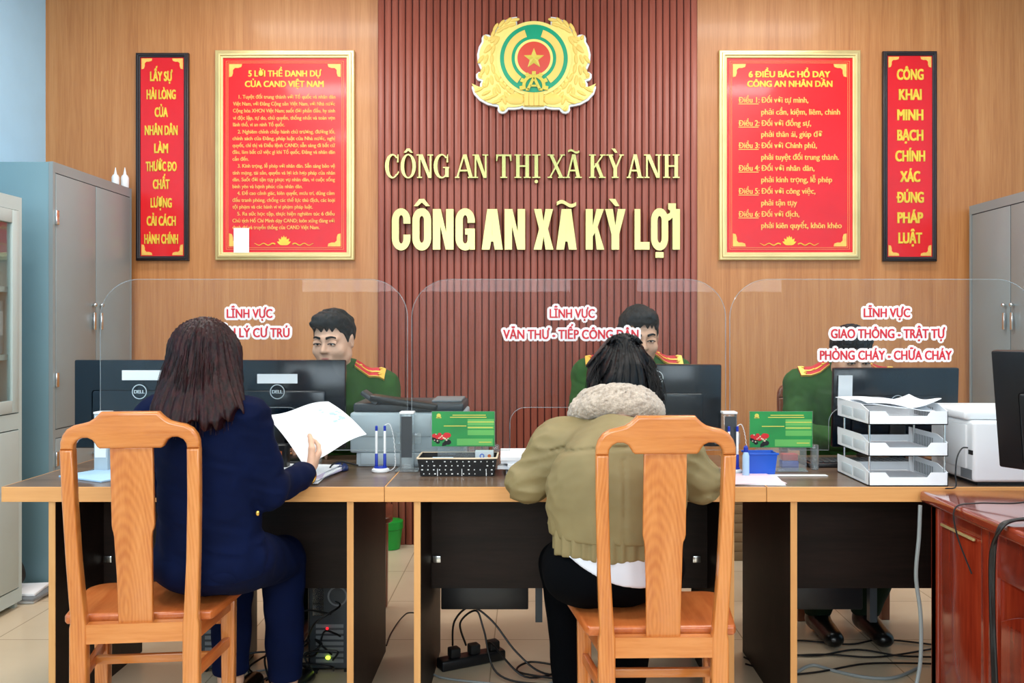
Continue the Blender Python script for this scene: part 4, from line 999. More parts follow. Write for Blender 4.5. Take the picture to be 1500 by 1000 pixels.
def right_printer():
    y0, y1 = 2.80, 3.10; x0, x1 = 1.402, 1.80
    t = thing('white_printer', 'white printer with a cable in its side, right of the letter trays', 'printer', ((x0 + x1) / 2, 2.95, DT + .0005))
    link('body', MB().box(x0, x1, y0, y1, DT + .012, .955, .012, 4).mesh(), M['white'], t, world=True)
    link('foot_plinth', MB().box(x0 + .02, x1 - .02, y0 + .015, y1 - .02, DT + .0005, DT + .014).mesh(0), M['black_soft'], t, world=True)
    link('lid', MB().box(x0 - .012, x1 + .01, y0 + .03, y1 + .01, .9555, .988, .012, 4).mesh(), M['white'], t, world=True)
    link('side_cover', MB().box(x0 - .006, x0 + .004, y0 + .04, y1 - .06, .80, .94, .003).mesh(), M['white'], t, world=True)
    link('port', MB().box(x0 - .0015, x0 + .005, y0 + .006, y0 + .03, .848, .862).mesh(0), M['black_soft'], t, world=True)
    link('vent', MB().box(x0 - .0015, x0 + .005, y0 + .01, y0 + .08, DT + .02, DT + .05).mesh(0), M['grey'], t, world=True)
right_printer()

# ------------------------------------------------------------------ small things on the counter
def quad_stack(n, x, y, w, d, mats, labels, name='paper_sheet', cat='papers', group=None, rz=0, th=.0016, jit=.02, z=DT + .0006, seed=1):
    g = random.Random(seed)
    for i in range(n):
        a = rz + g.uniform(-.2, .2) * (jit > 0); ox, oy = g.uniform(-jit, jit), g.uniform(-jit, jit)
        me = MB().box(-w / 2, w / 2, -d / 2, d / 2, 0, th, M=Matrix.Translation((x + ox, y + oy, z)) @ Matrix.Rotation(a, 4, 'Z')).mesh(0)
        z += th + .0003
        link_own(name, me, M[mats[i % len(mats)]], labels[i], cat, group)
    return z
ordn = ['bottom', 'second', 'third', 'fourth', 'fifth', 'topmost']
quad_stack(6, XX(428, 2.95), 2.965, .21, .26, ['lilac', 'paper', 'lilac', 'paper', 'lilac', 'paper'], [o + ' sheet of the white and lilac paper pile by the hand with the bracelet' for o in ordn], group='papers by the bracelet', seed=3, th=.0035)
link_own('blue_folder', MB().box(-.11, .11, -.12, .12, 0, .006, .001, M=Matrix.Translation((XX(160, 3.0), 3.02, DT + .0006)) @ Matrix.Rotation(-.5, 4, 'Z')).mesh(), M['pale_blue'], 'pale blue folder lying on the desk behind the left oak chair', 'folder')
quad_stack(6, XX(770, 3.08), 3.08, .15, .22, ['paper'], [o + ' white bundle of the paper pile between the black basket and the olive sleeve' for o in ordn], group='paper pile beside the olive sleeve', seed=5, th=.011, jit=.012)
quad_stack(2, XX(1093, 2.92), 2.925, .21, .20, ['paper', 'pink'], ['white sheet under the pink sheet by the olive elbow', 'pink sheet of paper on the desk by the right oak chair'], seed=8, jit=.006, th=.002)
link_own('white_ruler', MB().box(XX(1095, 3.0), XX(1211, 3.0), 2.985, 3.012, DT + .0006, DT + .0035, .001).mesh(), M['white'], 'thin white strip lying behind the pink sheet', 'ruler')

def pen_stand(label, px, Y):
    t = thing('pen_stand', label, 'pen stand', (XX(px, Y), Y, DT + .0005), 0, 'double pen stands')
    link('base', MB().lathe([(.028, 0), (.031, .004), (.030, .010), (.020, .016), (.010, .018)], n=28).mesh(), M['white'], t)
    link('collar', MB().lathe([(.0225, .0145), (.023, .0155), (.0225, .0185), (.019, .0195)], n=28).mesh(), M['pen_blue'], t)
    for s in (-1, 1):
        x = s * .0145
        h = link('pen_holder', MB().lathe([(.0052, .012), (.0056, .014), (.0052, .062), (.004, .064)], (x, 0, 0), 14).mesh(), M['pen_blue'], t)
        p = link('pen', MB().lathe([(.0042, .06), (.0042, .142), (.004, .1425)], (x, 0, 0), 14).mesh(), M['white'], t)
        link('pen_cap', MB().lathe([(.0046, .1425), (.0046, .158), (.003, .16)], (x, 0, 0), 14).mesh(), M['pen_blue'], p)
    pts = smooth_path([(.0145, 0, .162), (.03, .004, .165), (.042, .006, .13), (.05, .004, .06), (.05, 0, .02), (.035, -.002, .006), (.02, 0, .006)], 24)
    n = len(pts); coil = [Vector(p) + Vector((math.cos(i * 1.25), math.sin(i * 1.25), 0)) * .0012 for i, p in enumerate(pts)]
    link('coiled_cord', MB().tube(coil, .0011, 6).mesh(), M['white'], t)
pen_stand('white and blue double pen stand in front of the grey printer', 557.5, 3.08)
pen_stand('white and blue double pen stand behind the right oak chair, beside the blue basket', 1074, 3.06)

def basket():
    Y0, Y1 = 2.985, 3.115; xa, xb = XX(616, Y0), XX(723, Y0); ta, tb = XX(611, 2.98), XX(727.5, 2.98)
    t = thing('woven_basket', 'black woven basket with white dots and a cream rim', 'basket', ((xa + xb) / 2, (Y0 + Y1) / 2, DT + .0005))
    zt = .812; z0 = DT + .001; th = .004
    bm = bmesh.new()
    def ringv(x0, x1, y0, y1, z): return [bm.verts.new(p) for p in ((x0, y0, z), (x1, y0, z), (x1, y1, z), (x0, y1, z))]
    o0, o1 = ringv(xa, xb, Y0, Y1, z0), ringv(ta, tb, Y0 - .006, Y1 + .006, zt)
    i1, i0 = ringv(ta + th, tb - th, Y0 - .002, Y1 + .002, zt), ringv(xa + th, xb - th, Y0 + th, Y1 - th, z0 + th)
    for A, B in ((o0, o1), (o1, i1), (i1, i0)):
        for k in range(4): bm.faces.new((A[k], A[(k + 1) % 4], B[(k + 1) % 4], B[k]))
    bm.faces.new(o0[::-1]); bm.faces.new(i0)
    me = bpy.data.meshes.new('m'); bm.to_mesh(me); bm.free()
    link('wall', me, M['black_soft'], t, 'black woven sides', world=True)
    g = random.Random(4); rim = MB()
    c = [(ta, Y0 - .006), (tb, Y0 - .006), (tb, Y1 + .006), (ta, Y1 + .006)]
    for i in range(4):
        a, b = c[i], c[(i + 1) % 4]; rim.tube(smooth_path([(a[0] + (b[0] - a[0]) * k / 6, a[1] + (b[1] - a[1]) * k / 6, zt + g.uniform(-.001, .001)) for k in range(7)], 3), .003, 8)
    link('rim', rim.mesh(), M['cream'], t, 'cream rim', world=True)
    dots = MB()
    for r in range(4):
        f = (r + .6) / 4.4; z = z0 + (zt - z0) * f; yy = Y0 - .006 * f - .0008
        for k in range(13):
            if g.random() < .12: continue
            x = xa + (ta - xa) * f + (tb - ta) * (k + .5 + (.0 if r % 2 else .15)) / 13 * ((xb - xa) + (tb - ta - xb + xa) * f) / (tb - ta)
            w = g.uniform(.0012, .0032); dots.box(x - w, x + w, yy - .0006, yy + .001, z - .0018, z + .0018)
    for k in range(6): x = xa + (xb - xa) * (k + .4) / 6; dots.box(x - .001, x + .001, Y0 - .0025, Y0 + .001, z0 + .001, zt - .004, M=None) if k % 2 else None
    link('white_dots', dots.mesh(0), M['white'], t, 'white woven dots', world=True)
    # things inside
    b = thing('small_carton', 'small pale grey carton with a round print standing in the black basket', 'box', (XX(709, 3.0), 3.035, DT + .006))
    link('carton_body', MB().box(-.031, .031, -.014, .014, 0, .075, .001).mesh(), M['printer_grey'], b)
    pm = MB(); pm.add(plate([arc(-.008, .058, .008, 0, 360, 24)[:-1], arc(-.008, .058, .005, 360, 0, 24)[:-1]], .0006, 0, Matrix.Translation((0, -.0143, 0)) @ XZ))
    link('print', pm.mesh(0), M['blue'], b, 'blue ring print')
    link('print', plate([arc(.017, .058, .006, 0, 360, 20)[:-1]], .0006, 0, Matrix.Translation((0, -.0143, 0)) @ XZ), M['amber'], b, 'orange spot print')
    link_own('folded_card', MB().box(XX(631, 3.0), XX(662, 3.0), 3.01, 3.06, DT + .052, DT + .055, .001).box(XX(640, 3.0), XX(655, 3.0), 3.02, 3.03, DT + .006, DT + .052).mesh(), M['pale_blue'], 'pale blue card lying in the black basket', 'card')
M['cream'] = mat('cream_rim', (226, 206, 178), 0.7)
basket()

def green_sign(label, pl, pr, py0, py1, Y):
    x0, x1, z0, z1 = XX(pl, Y), XX(pr, Y), ZZ(py1, Y), ZZ(py0, Y); w, h = x1 - x0, z1 - z0
    t = thing('counter_sign', label, 'sign', ((x0 + x1) / 2, Y + .01, DT + .0005), 0, 'green counter signs')
    hm = MB().box(x0 - .002, x1 + .002, Y + .0025, Y + .0045, z0 - .002, z1 + .001).box(x0 + .02, x1 - .02, Y + .0025, Y + .0045, DT + .001, z0 - .002).box(x0 + .02, x1 - .02, Y - .02, Y + .05, DT + .001, DT + .004)
    link('acrylic_holder', hm.mesh(0), M['acrylic_edge'], t, 'clear acrylic holder', world=True)
    link('card', MB().box(x0, x1, Y, Y + .0022, z0, z1).mesh(0), M['green'], t, 'green card', world=True)
    def R(u0, u1, v0, v1, nm, m, d=.0006): return link(nm, MB().box(x0 + w * u0, x0 + w * u1, Y - d, Y + .0004, z1 - h * v1, z1 - h * v0).mesh(0), M[m], t, world=True)
    pm = MB(); cx, cz = x0 + w * .11, z1 - h * .12
    pm.add(plate([arc(cx, cz, .0075, 0, 360, 20)[:-1]], .001, 0, Matrix.Translation((0, Y - .0004, 0)) @ XZ)); pm.box(cx - .009, cx + .009, Y - .0009, Y + .0002, cz - .0085, cz - .005)
    link('printed_crest', pm.mesh(0), M['yellow_print'], t, world=True)
    for k, (u0, u1, v0, v1) in enumerate(((.57, .99, .22, .40), (.57, .99, .42, .5), (.57, .99, .53, .68), (.4, .97, .78, .97))): R(u0, u1, v0, v1, 'printed_box', 'green_light', .0004)
    ln = MB()
    for u0, u1, v in ((.33, .86, .105), (.29, .87, .165), (.19, .55, .415), (.57, .99, .30), (.57, .97, .46), (.75, .95, .88)):
        ln.box(x0 + w * u0, x0 + w * u1, Y - .0008, Y, z1 - h * (v + .011), z1 - h * (v - .011))
    link('printed_lines', ln.mesh(0), M['yellow_print'], t, world=True)
    # round picture in the lower corner: a red, black and dark green heap
    g = random.Random(3); 
    for nm, m, n, (va, vb), r in (('printed_picture', 'black_soft', 9, (.72, .97), .012), ('printed_picture', 'red', 9, (.6, .78), .011), ('printed_picture', 'cream', 10, (.62, .85), .0035)):
        mb = MB()
        for k in range(n):
            uu = .03 + .24 * (k + .5) / n; vv = g.uniform(va, vb); rr = min(r * g.uniform(.6, 1), (1 - vv) * h * .95, uu * w * .95); mb.add(plate([arc(x0 + w * uu, z1 - h * vv, rr, 0, 360, 14, rr * .8)[:-1]], .0006, 0, Matrix.Translation((0, Y - {'black_soft': .0004, 'red': .0007, 'cream': .001}[m] - k * .00001, 0)) @ XZ))
        link(nm, mb.mesh(0), M[m], t, world=True)
green_sign('green printed card in a clear stand behind the black woven basket', 632.6, 724.5, 602.5, 653.5, 3.085)
green_sign('green printed card in a clear stand behind the blue basket', 1098.5, 1190, 602.5, 655, 3.098)

def blue_tray():
    Y0, Y1 = 3.015, 3.075; xa, xb = XX(1097, Y0), XX(1135, Y0); ta, tb = xa - .006, xb + .008; z0, zt = DT + .001, DT + .075; th = .003
    bm = bmesh.new()
    def ringv(x0, x1, y0, y1, z): return [bm.verts.new(p) for p in ((x0, y0, z), (x1, y0, z), (x1, y1, z), (x0, y1, z))]
    o0, o1 = ringv(xa, xb, Y0, Y1, z0), ringv(ta, tb, Y0 - .005, Y1 + .005, zt); i1, i0 = ringv(ta + th, tb - th, Y0 - .002, Y1 + .002, zt), ringv(xa + th, xb - th, Y0 + th, Y1 - th, z0 + th)
    for A, B in ((o0, o1), (o1, i1), (i1, i0)):
        for k in range(4): bm.faces.new((A[k], A[(k + 1) % 4], B[(k + 1) % 4], B[k]))
    bm.faces.new(o0[::-1]); bm.faces.new(i0); me = bpy.data.meshes.new('m'); bm.to_mesh(me); bm.free()
    t = thing('blue_basket', 'small blue plastic basket in front of the right green card', 'basket', ((xa + xb) / 2, (Y0 + Y1) / 2, z0))
    link('wall', me, M['blue'], t, world=True)
    link('rim', MB().box(ta - .004, tb + .004, Y0 - .008, Y0 - .004, zt - .006, zt + .001, .001).box(ta - .004, tb + .004, Y1 + .004, Y1 + .008, zt - .006, zt + .001, .001).mesh(), M['blue'], t, world=True)
blue_tray()
t = thing('glue_bottle', 'slim pale blue glue bottle with a blue cap beside the blue basket', 'bottle', (XX(1091, 3.0), 2.985, DT + .0005))
link('body', MB().lathe([(.0105, 0), (.0115, .003), (.0115, .07), (.007, .082)], n=18).mesh(), M['pale_blue'], t)
link('cap', MB().lathe([(.0075, .082), (.0075, .098), (.003, .104)], n=18).mesh(), M['pen_blue'], t)
t = thing('stamp_pad', 'red stamp box with a dark blue base beside the right green card', 'stamp', (XX(1158, 3.16), 3.18, DT + .0005))
link('base', MB().box(-.03, .03, -.02, .02, 0, .026, .003).mesh(), M['pen_blue'], t)
link('lid', MB().box(-.028, .028, -.019, .019, .0262, .05, .004).mesh(), M['red'], t)
def keyboard(label, x, y, rz):
    t = thing('keyboard', label, 'keyboard', (x, y, DT + .0005), rz)
    link('base', MB().box(-.2, .2, -.065, .065, 0, .016, .004).mesh(), M['black'], t)
    k = MB()
    for r in range(5):
        for c_ in range(16): k.box(-.19 + c_ * .0238, -.19 + c_ * .0238 + .02, -.056 + r * .0225, -.056 + r * .0225 + .019, .016, .021, .001, 1)
    link('keys', k.mesh(0), M['dark_grey'], t)
keyboard('black keyboard on the counter behind the right green card', XX(1262, 3.2), 3.235, 0)
t = thing('pen_holder', 'black desk holder with an orange print, behind the held-up white sheet', 'pen holder', (XX(410, 3.06), 3.06, DT + .0005))
link('cup', MB().box(-.03, .03, -.025, .025, 0, .10, .006, 3).mesh(), M['black'], t)
link('print', MB().box(-.012, .014, -.0262, -.0245, .035, .078, .0008).mesh(), M['amber'], t, 'orange print')
t = thing('computer_mouse', 'small dark blue rounded mouse on the desk beside the grey printer', 'mouse', (XX(499, 3.12), 3.12, DT + .0005), .4)
link('shell', surface([ell((0, 0, .006), (.027, .044, .022))], .003, .01, lambda P, D: np.maximum(D, .001 - P[..., 2])), mat('dark_blue_plastic', (16, 34, 84), 0.3), t)
link('wheel', MB().lathe([(.004, -.003), (.006, -.002), (.006, .002), (.004, .003)], (0, -.024, .0235), 14, Matrix.Rotation(PI / 2, 4, 'Y')).mesh(), M['black'], t)
link_own('cable', MB().tube(smooth_path([(XX(482, 3.04), 3.04, DT + .004), (XX(485, 3.02), 3.02, DT + .03), (XX(497, 3.02), 3.02, DT + .045), (XX(514, 3.04), 3.04, DT + .035), (XX(524, 3.10), 3.10, DT + .02)], 8), .003, 8).mesh(), M['cable'], 'short black cable arching on the desk beside the dark blue mouse', 'cable')
# letter trays
def letter_trays():
    x0, x1, y0, y1 = 1.072, 1.322, 2.80, 3.085
    names = ['bottom', 'middle', 'top']
    rodsx = (x0 + .006, x1 - .006)
    for i, zb in enumerate((DT + .0006, .8445, .944)):
        if i == 0: t = thing('letter_tray', 'three-tier white plastic letter tray on the right end of the counter', 'letter tray', ((x0 + x1) / 2, (y0 + y1) / 2, DT + .0005)); 
        fl = MB().box(x0, x1, y0, y1, zb, zb + .003)
        h = .05; th = .0025
        # side walls lower towards the front lip, front wall with a hand notch
        for xs in (x0, x1 - th):
            me = plate([[(y0, zb), (y1, zb), (y1, zb + h + .012), (y0 + .07, zb + h + .012), (y0, zb + h * .86)]], th, 0, Matrix(((0, 0, 1, xs + th / 2), (1, 0, 0, 0), (0, 1, 0, 0), (0, 0, 0, 1))), smooth=0)
            fl.add(me)
        xm0, xm1 = x0 + .065, x1 - .065
        fl.add(plate([[(x0, zb), (x1, zb), (x1, zb + h * .86), (xm1 + .012, zb + h * .86), (xm1, zb + h * .56), (xm0, zb + h * .56), (xm0 - .012, zb + h * .86), (x0, zb + h * .86)]], th, 0, Matrix.Translation((0, y0 + th / 2, 0)) @ XZ, smooth=0))
        fl.box(x0, x1, y1 - th, y1, zb, zb + h * .7)
        s = link('tray', fl.mesh(0), M['tray_white'], t, names[i] + ' tray', world=True)
        fr = MB()
        for k in range(12): fr.box(x1 - .0032, x1 - .0022, y0 + .10 + k * .012, y0 + .105 + k * .012, zb + .012, zb + .046)
        link('slots', fr.mesh(0), M['grey'], s, world=True)
        link('relief_panel', MB().box(x0 - .0012, x0 + .0005, y0 + .03, y0 + .13, zb + .012, zb + .042, .0005).box(x0 - .0012, x0 + .0005, y0 + .145, y0 + .24, zb + .012, zb + .042, .0005).mesh(), M['tray_frost'], s, world=True)
    for x in rodsx:
        for y in (y0 + .012, y1 - .05):
            link('riser_rod', MB().tube([(x, y, DT + .04), (x, y, .95)], .003, 10).mesh(), M['chrome'], t, world=True)
    return t
M['tray_white'] = mat('white_tray_plastic', (242, 246, 250), 0.4, var=0.01); M['tray_frost'] = mat('frosted_tray_plastic', (206, 216, 222), 0.6, var=0.01)
letter_trays()
ty = (2.83, 3.07)
for i, (z, amp, lb, xo) in enumerate(((.994, .010, 'crumpled white papers heaped on the top letter tray', 0), (1.0, .014, 'curled white sheet lying highest on the top letter tray', .02))):
    a = [(1.085 + xo, 2.85, z), (1.30 + xo, 2.84, z), (1.31, 3.06, z + .006), (1.08 - i * .02, 3.07, z + .004)]
    me = MB().sheet(a, 14, 12, .002, lambda u, v, amp=amp, i=i: Vector((0, 0, amp * math.sin(u * 5 + i * 2 + v * 2) * math.cos(v * 3 + i) + (.02 * u ** 4 if i else .016 * (1 - u) ** 3)))).mesh()
    link_own('loose_paper', me, M['paper'], lb, 'papers')
for i, zb in enumerate((DT + .0042, .8481)):
    me = MB().box(1.09, 1.305, 2.83, 3.07, zb, zb + (.012 if i else .006)).mesh(0)
    link_own('paper_stack', me, M['paper'], ('stack of paper lying in the middle letter tray' if i else 'few sheets of paper lying in the bottom letter tray'), 'papers')

# ------------------------------------------------------------------ mahogany desk and its monitor, at the right
def side_desk():
    x0, x1, y0, y1 = 1.222, 1.86, 1.45, 2.782
    t = thing('mahogany_desk', 'glossy red-brown wooden desk at the right, at right angles to the counter', 'desk', ((x0 + x1) / 2, (y0 + y1) / 2, 0))
    link('desktop', MB().box(x0, x1, y0, y1, .705, .742, .012, 4).mesh(), M['mahogany_x'], t, world=True)
    bx = x0 + .03
    link('end_panel', MB().box(bx, x1 - .03, y1 - .05, y1 - .02, 0, .704).mesh(0), M['mahogany'], t, world=True)
    link('side_board', MB().box(bx + .012, bx + .03, y0 + .04, y1 - .04, .05, .704).mesh(0), M['mahogany'], t, world=True)
    for y in (y1 - .04, 2.44, 2.40, y0 + .05):
        link('corner_post', MB().box(bx, bx + .045, y - .022, y + .022, 0, .704, .005).mesh(), M['mahogany'], t, world=True)
    link('apron', MB().box(bx + .003, bx + .025, y0 + .05, 2.4, .58, .704, .004).mesh(), M['mahogany'], t, world=True)
    Myz = Matrix(((0, 0, 1, 0), (1, 0, 0, 0), (0, 1, 0, 0), (0, 0, 0, 1)))
    # raised cupboard panel and the arched panel beyond the middle post
    link('cupboard_door', MB().box(bx + .004, bx + .02, 2.465, 2.715, .08, .66, .006).mesh(), M['mahogany'], t, world=True)
    a = [(1.52, .1), (2.36, .1), (2.36, .47)] + [(2.36 - .02 * k, .47 + .05 * math.sin(k / 8 * PI / 2)) for k in range(1, 9)] + [(2.1, .53), (1.7, .53)] + [(1.68 - .02 * k, .52 - .05 * math.sin(k / 8 * PI / 2)) for k in range(0, 8)]
    link('arched_panel', plate([a], .012, .004, Matrix.Translation((bx + .008, 0, 0)) @ Myz), M['mahogany'], t, world=True)
    link('drawer_handle', MB().bar((bx - .003, 2.69, .655), (bx - .003, 2.49, .655), .008, .008, .002).mesh(), M['gold_frame'], t, 'thin pale metal pull', world=True)
    link('plinth', MB().box(bx + .01, bx + .03, y0 + .04, y1 - .03, 0, .06).mesh(0), M['mahogany'], t, world=True)
    return t
side_desk()
monitor('large black monitor standing on the mahogany desk', (1.465, 2.266), -1.05, .54, .33, .12, .86, .1, None, False, 'black', .742)

# ------------------------------------------------------------------ things on the floor
t = thing('waste_bin', 'bright green plastic bin on the floor by the fluted wall panel', 'bin', (XX(571, 5.02), 5.03, 0))
link('body', MB().lathe([(.05, 0), (.056, .003), (.07, .12), (.071, .125)], n=28).mesh(), M['bin_green'], t)
link('rim', MB().lathe([(.071, .115), (.074, .117), (.074, .158), (.068, .162), (.03, .166)], n=28).mesh(), M['bin_green'], t)
z = 0
for i in range(8):
    g = random.Random(i + 50); hh = .05
    me = MB().box(1.06 + g.uniform(-.01, .01), 1.30 + g.uniform(-.01, .01), 4.76, 5.06, z, z + hh, .004).mesh(); z += hh + .0006
    link_own('paper_bundle', me, M['kraft'], ['lowest', 'second lowest', 'third lowest', 'fourth lowest', 'fifth lowest', 'sixth lowest', 'second highest', 'highest'][i] + ' brown paper bundle of the stack on the floor at the back wall', 'papers', 'brown bundles at the back wall')
def computer(label, x, y):
    t = thing('computer_tower', label, 'computer', (x, y, 0), 0, 'computer towers under the left desk')
    link('case', MB().box(-.08, .08, -.0, .19, .012, .38, .004).mesh(), M['black'], t)
    link('rear_panel', MB().box(-.072, .072, -.004, 0, .02, .37).mesh(0), M['dark_grey'], t)
    link('port_plate', MB().box(-.062, -.022, -.007, -.003, .21, .35).mesh(0), M['chrome'], t)
    sl = MB()
    for k in range(7): sl.box(-.05, .05, -.007, -.003, .04 + k * .021, .053 + k * .021)
    link('slot_covers', sl.mesh(0), M['grey'], t)
    fan = plate([arc(.028, .28, .036, 0, 360, 24)[:-1], arc(.028, .28, .03, 360, 0, 24)[:-1]], .004, 0, Matrix.Translation((0, -.005, 0)) @ XZ); link('fan_ring', fan, M['grey'], t)
    for xx in (-.06, .06): link('foot', MB().box(xx - .012, xx + .012, .01, .17, 0, .0125).mesh(0), M['black_soft'], t)
    return t
c1 = computer('black computer tower with small lit lamps, under the left desk by its right panel', XX(484, 3.22), 3.215)
link('indicator', MB().ball((-.005, -.012, .06), (.009, .004, .007)).mesh(), M['led_green'], c1, 'glowing yellow-green lamp')
link('indicator', MB().ball((-.008, -.012, .165), (.005, .004, .005)).mesh(), M['led_red'], c1, 'glowing red lamp')
computer('black computer tower under the left desk, seen between the oak chair legs', XX(322, 3.22), 3.215)
def cable(label, pts, r=.0038, m='cable', group=None):
    return link_own('cable', MB().tube(smooth_path(pts, 8), r, 8).mesh(), M[m], label, 'cable', group)
def Gf(px, py, z=.006):   # a point on the floor
    Y = F * (H - z) / (py - CY); return Vector((XX(px, Y), Y, z))
def jag(seed, a, b, n, amp, up=0.0):
    g = random.Random(seed); a, b = Vector(a), Vector(b); o = []
    for i in range(n + 1):
        f = i / n; o.append(a.lerp(b, f) + Vector((g.uniform(-amp, amp), g.uniform(-amp, amp), 0)) * (0 < i < n) + Vector((0, 0, up * abs(math.sin(f * PI * 2)) if 0 < i < n else 0)))
    return o
t = thing('power_strip', 'black power strip among the cables under the middle desk', 'power strip', (XX(690, 3.28), 3.30, 0), .5)
link('body', MB().box(-.13, .13, -.03, .03, .001, .04, .008, 3).mesh(), M['black'], t)
for k in range(3): link('plug', MB().box(-.09 + k * .08, -.05 + k * .08, -.02, .02, .04, .075, .006).mesh(), M['black_soft'], t)
x, y = XX(690, 3.28), 3.30
gm = 'tangled cables under the middle desk'; lb = 'black cable tangled around the power strip under the middle desk'
cable(lb, [(x - .07, y, .07), (x - .06, y - .03, .17), (x + .0, y - .04, .225), (x + .08, y - .06, .18), (x + .17, y - .1, .08), (x + .27, y - .12, .012), (x + .42, y - .1, .006)], group=gm)
cable(lb, [(x - .02, y, .07), (x - .04, y - .02, .16), (x + .02, y - .05, .215), (x + .05, y - .07, .15), (x + .10, y - .16, .03), (x + .25, y - .2, .006), (x + .42, y - .16, .006)], group=gm)
cable(lb, [(x + .06, y, .07), (x + .08, y - .07, .1), (x + .2, y - .16, .016), (x + .34, y - .08, .014), (x + .22, y - .02, .016), (x + .18, y - .12, .016), (x + .40, y - .2, .014)], group=gm)
cable('pale grey cable on the floor in front of the power strip', [(x - .18, y - .02, .006), (x - .1, y - .14, .006), (x + .1, y - .2, .006), (x + .22, y - .25, .006), (x + .3, y - .18, .006), (x + .4, y - .12, .006)], .004, 'cable_grey')
cable('thin cable trailing across the tiles between the left and middle desks', [Gf(566, 945), Gf(574, 925), Gf(590, 903, .03), Gf(604, 897, .03), Gf(640, 905)], .003)
gl_ = 'tangled cables under the left desk'; lb = 'black cable in the tangle on the floor under the left desk'
for i in range(7):
    g = random.Random(i + 9)
    a = (XX(390, 3.15) + g.uniform(-.08, .12), 3.1 + g.uniform(-.1, .1), .006 + i * .004); b = (XX(488, 3.18) + g.uniform(-.06, .04), 3.18 - g.uniform(0.02, .05), g.uniform(.03, .28))
    cable(lb, jag(i + 70, a, b, 6, .07, .05), .0036, 'cable', gl_)
cable('pale cable along the floor under the left desk', [Gf(375, 983), Gf(420, 977), Gf(470, 978), Gf(505, 978)], .004, 'cable_grey')
gr_ = 'cables on the floor under the right desk'; lb = 'black cable lying on the floor under the right desk'
for i, (p, q_) in enumerate((((1105, 938), (1368, 944)), ((1112, 952), (1370, 962)), ((1138, 990), (1372, 972)), ((1092, 972), (1140, 985)), ((1090, 962), (1132, 980)), ((1120, 962), (1366, 950)))):
    cable(lb, jag(i + 90, Gf(*p), Gf(*q_), 4, .06 if i not in (3, 4) else .01), .0036, 'cable', gr_)
cable('thick white cable curving over the floor under the right desk', [Gf(1166, 985), Gf(1190, 974), Gf(1225, 983), Gf(1270, 992), Gf(1310, 992), Gf(1345, 978)], .006, 'cable_grey')
# cables hanging over the mahogany desk
xb = 1.222
gb = 'black cables hanging over the mahogany desk edge'
for k in range(4):
    o = k * .006
    P_ = [(1.47, 2.36 - o, .79), (1.40, 2.32 - o, .775), (1.31, 2.30 - o * 2, .757 + o * .5), (xb + .02, 2.29 - o, .752 + o * .3), (xb - .012 - o * .3, 2.285 - o, .735), (xb - .016 - o * .3, 2.30 + o * .4, .66), (xb - .012 - o * .4, 2.31, .5), (xb - .014, 2.29 + o, .3), (xb - .012 - o * .4, 2.285, .15), (xb - .012 - o, 2.29 + o * 2, .02)]
    cable('black cable in the bundle hanging over the mahogany desk edge', P_, .0045, 'cable', gb)
cable('thin black cable looping over the far corner of the mahogany desk', [(1.45, 2.42, .80), (1.36, 2.46, .765), (1.27, 2.52, .752), (xb - .008, 2.53, .735), (xb - .006, 2.52, .66), (xb + .02, 2.49, .56)], .0022)
cable('grey cable hanging down beside the mahogany desk corner', [(1.213, 2.752, .70), (1.208, 2.75, .6), (1.200, 2.752, .48), (1.214, 2.752, .36), (1.213, 2.75, .22), (1.19, 2.74, .1), (1.205, 2.73, .006)], .006, 'cable_grey')
cable('thin black cable plugged into the side of the white printer', [(1.398, 2.83, .868), (1.37, 2.81, .868), (1.345, 2.79, .84), (1.338, 2.785, .79), (1.336, 2.78, .752), (1.30, 2.77, .749)], .0022)
# ------------------------------------------------------------------ people
from mathutils.bvhtree import BVHTree
def V3(*a): return Vector(a)
def head_prims():
    p = [ell((0, -.012, .03), (.075, .094, .088)), ell((0, .022, -.035), (.063, .069, .082), k=.03), ell((0, .068, -.100), (.021, .018, .017), k=.025)]
    for s in (-1, 1):
        p += [cap((s * .048, .0, -.06), (s * .018, .062, -.096), .024, .019, k=.03), ell((s * .040, .056, -.034), (.026, .025, .022), k=.025),
              cap((s * .012, .083, .020), (s * .046, .070, .018), .010, .008, k=.016)]
    p += [cap((0, .086, .006), (0, .106, -.027), .007, .0115, k=.012)]
    for s in (-1, 1): p += [ell((s * .0105, .094, -.031), (.0075, .010, .007), k=.006)]
    for s in (-1, 1): p += [ell((s * .031, .097, .001), (.019, .014, .0105), k=.012, op='s')]
    p += [cap((-.019, .0835, -.0605), (.019, .0835, -.0605), .0065, k=.008), cap((-.015, .083, -.0705), (.015, .083, -.0705), .0075, k=.008), cap((-.023, .0935, -.0655), (.023, .0935, -.0655), .002, k=.004, op='s')]
    for s in (-1, 1):
        p += [ell((s * .078, -.006, -.004), (.008, .018, .030), Matrix.Rotation(s * -.25, 3, 'Z'), k=.008), ell((s * .087, .0, -.004), (.006, .010, .018), k=.006, op='s')]
    return p
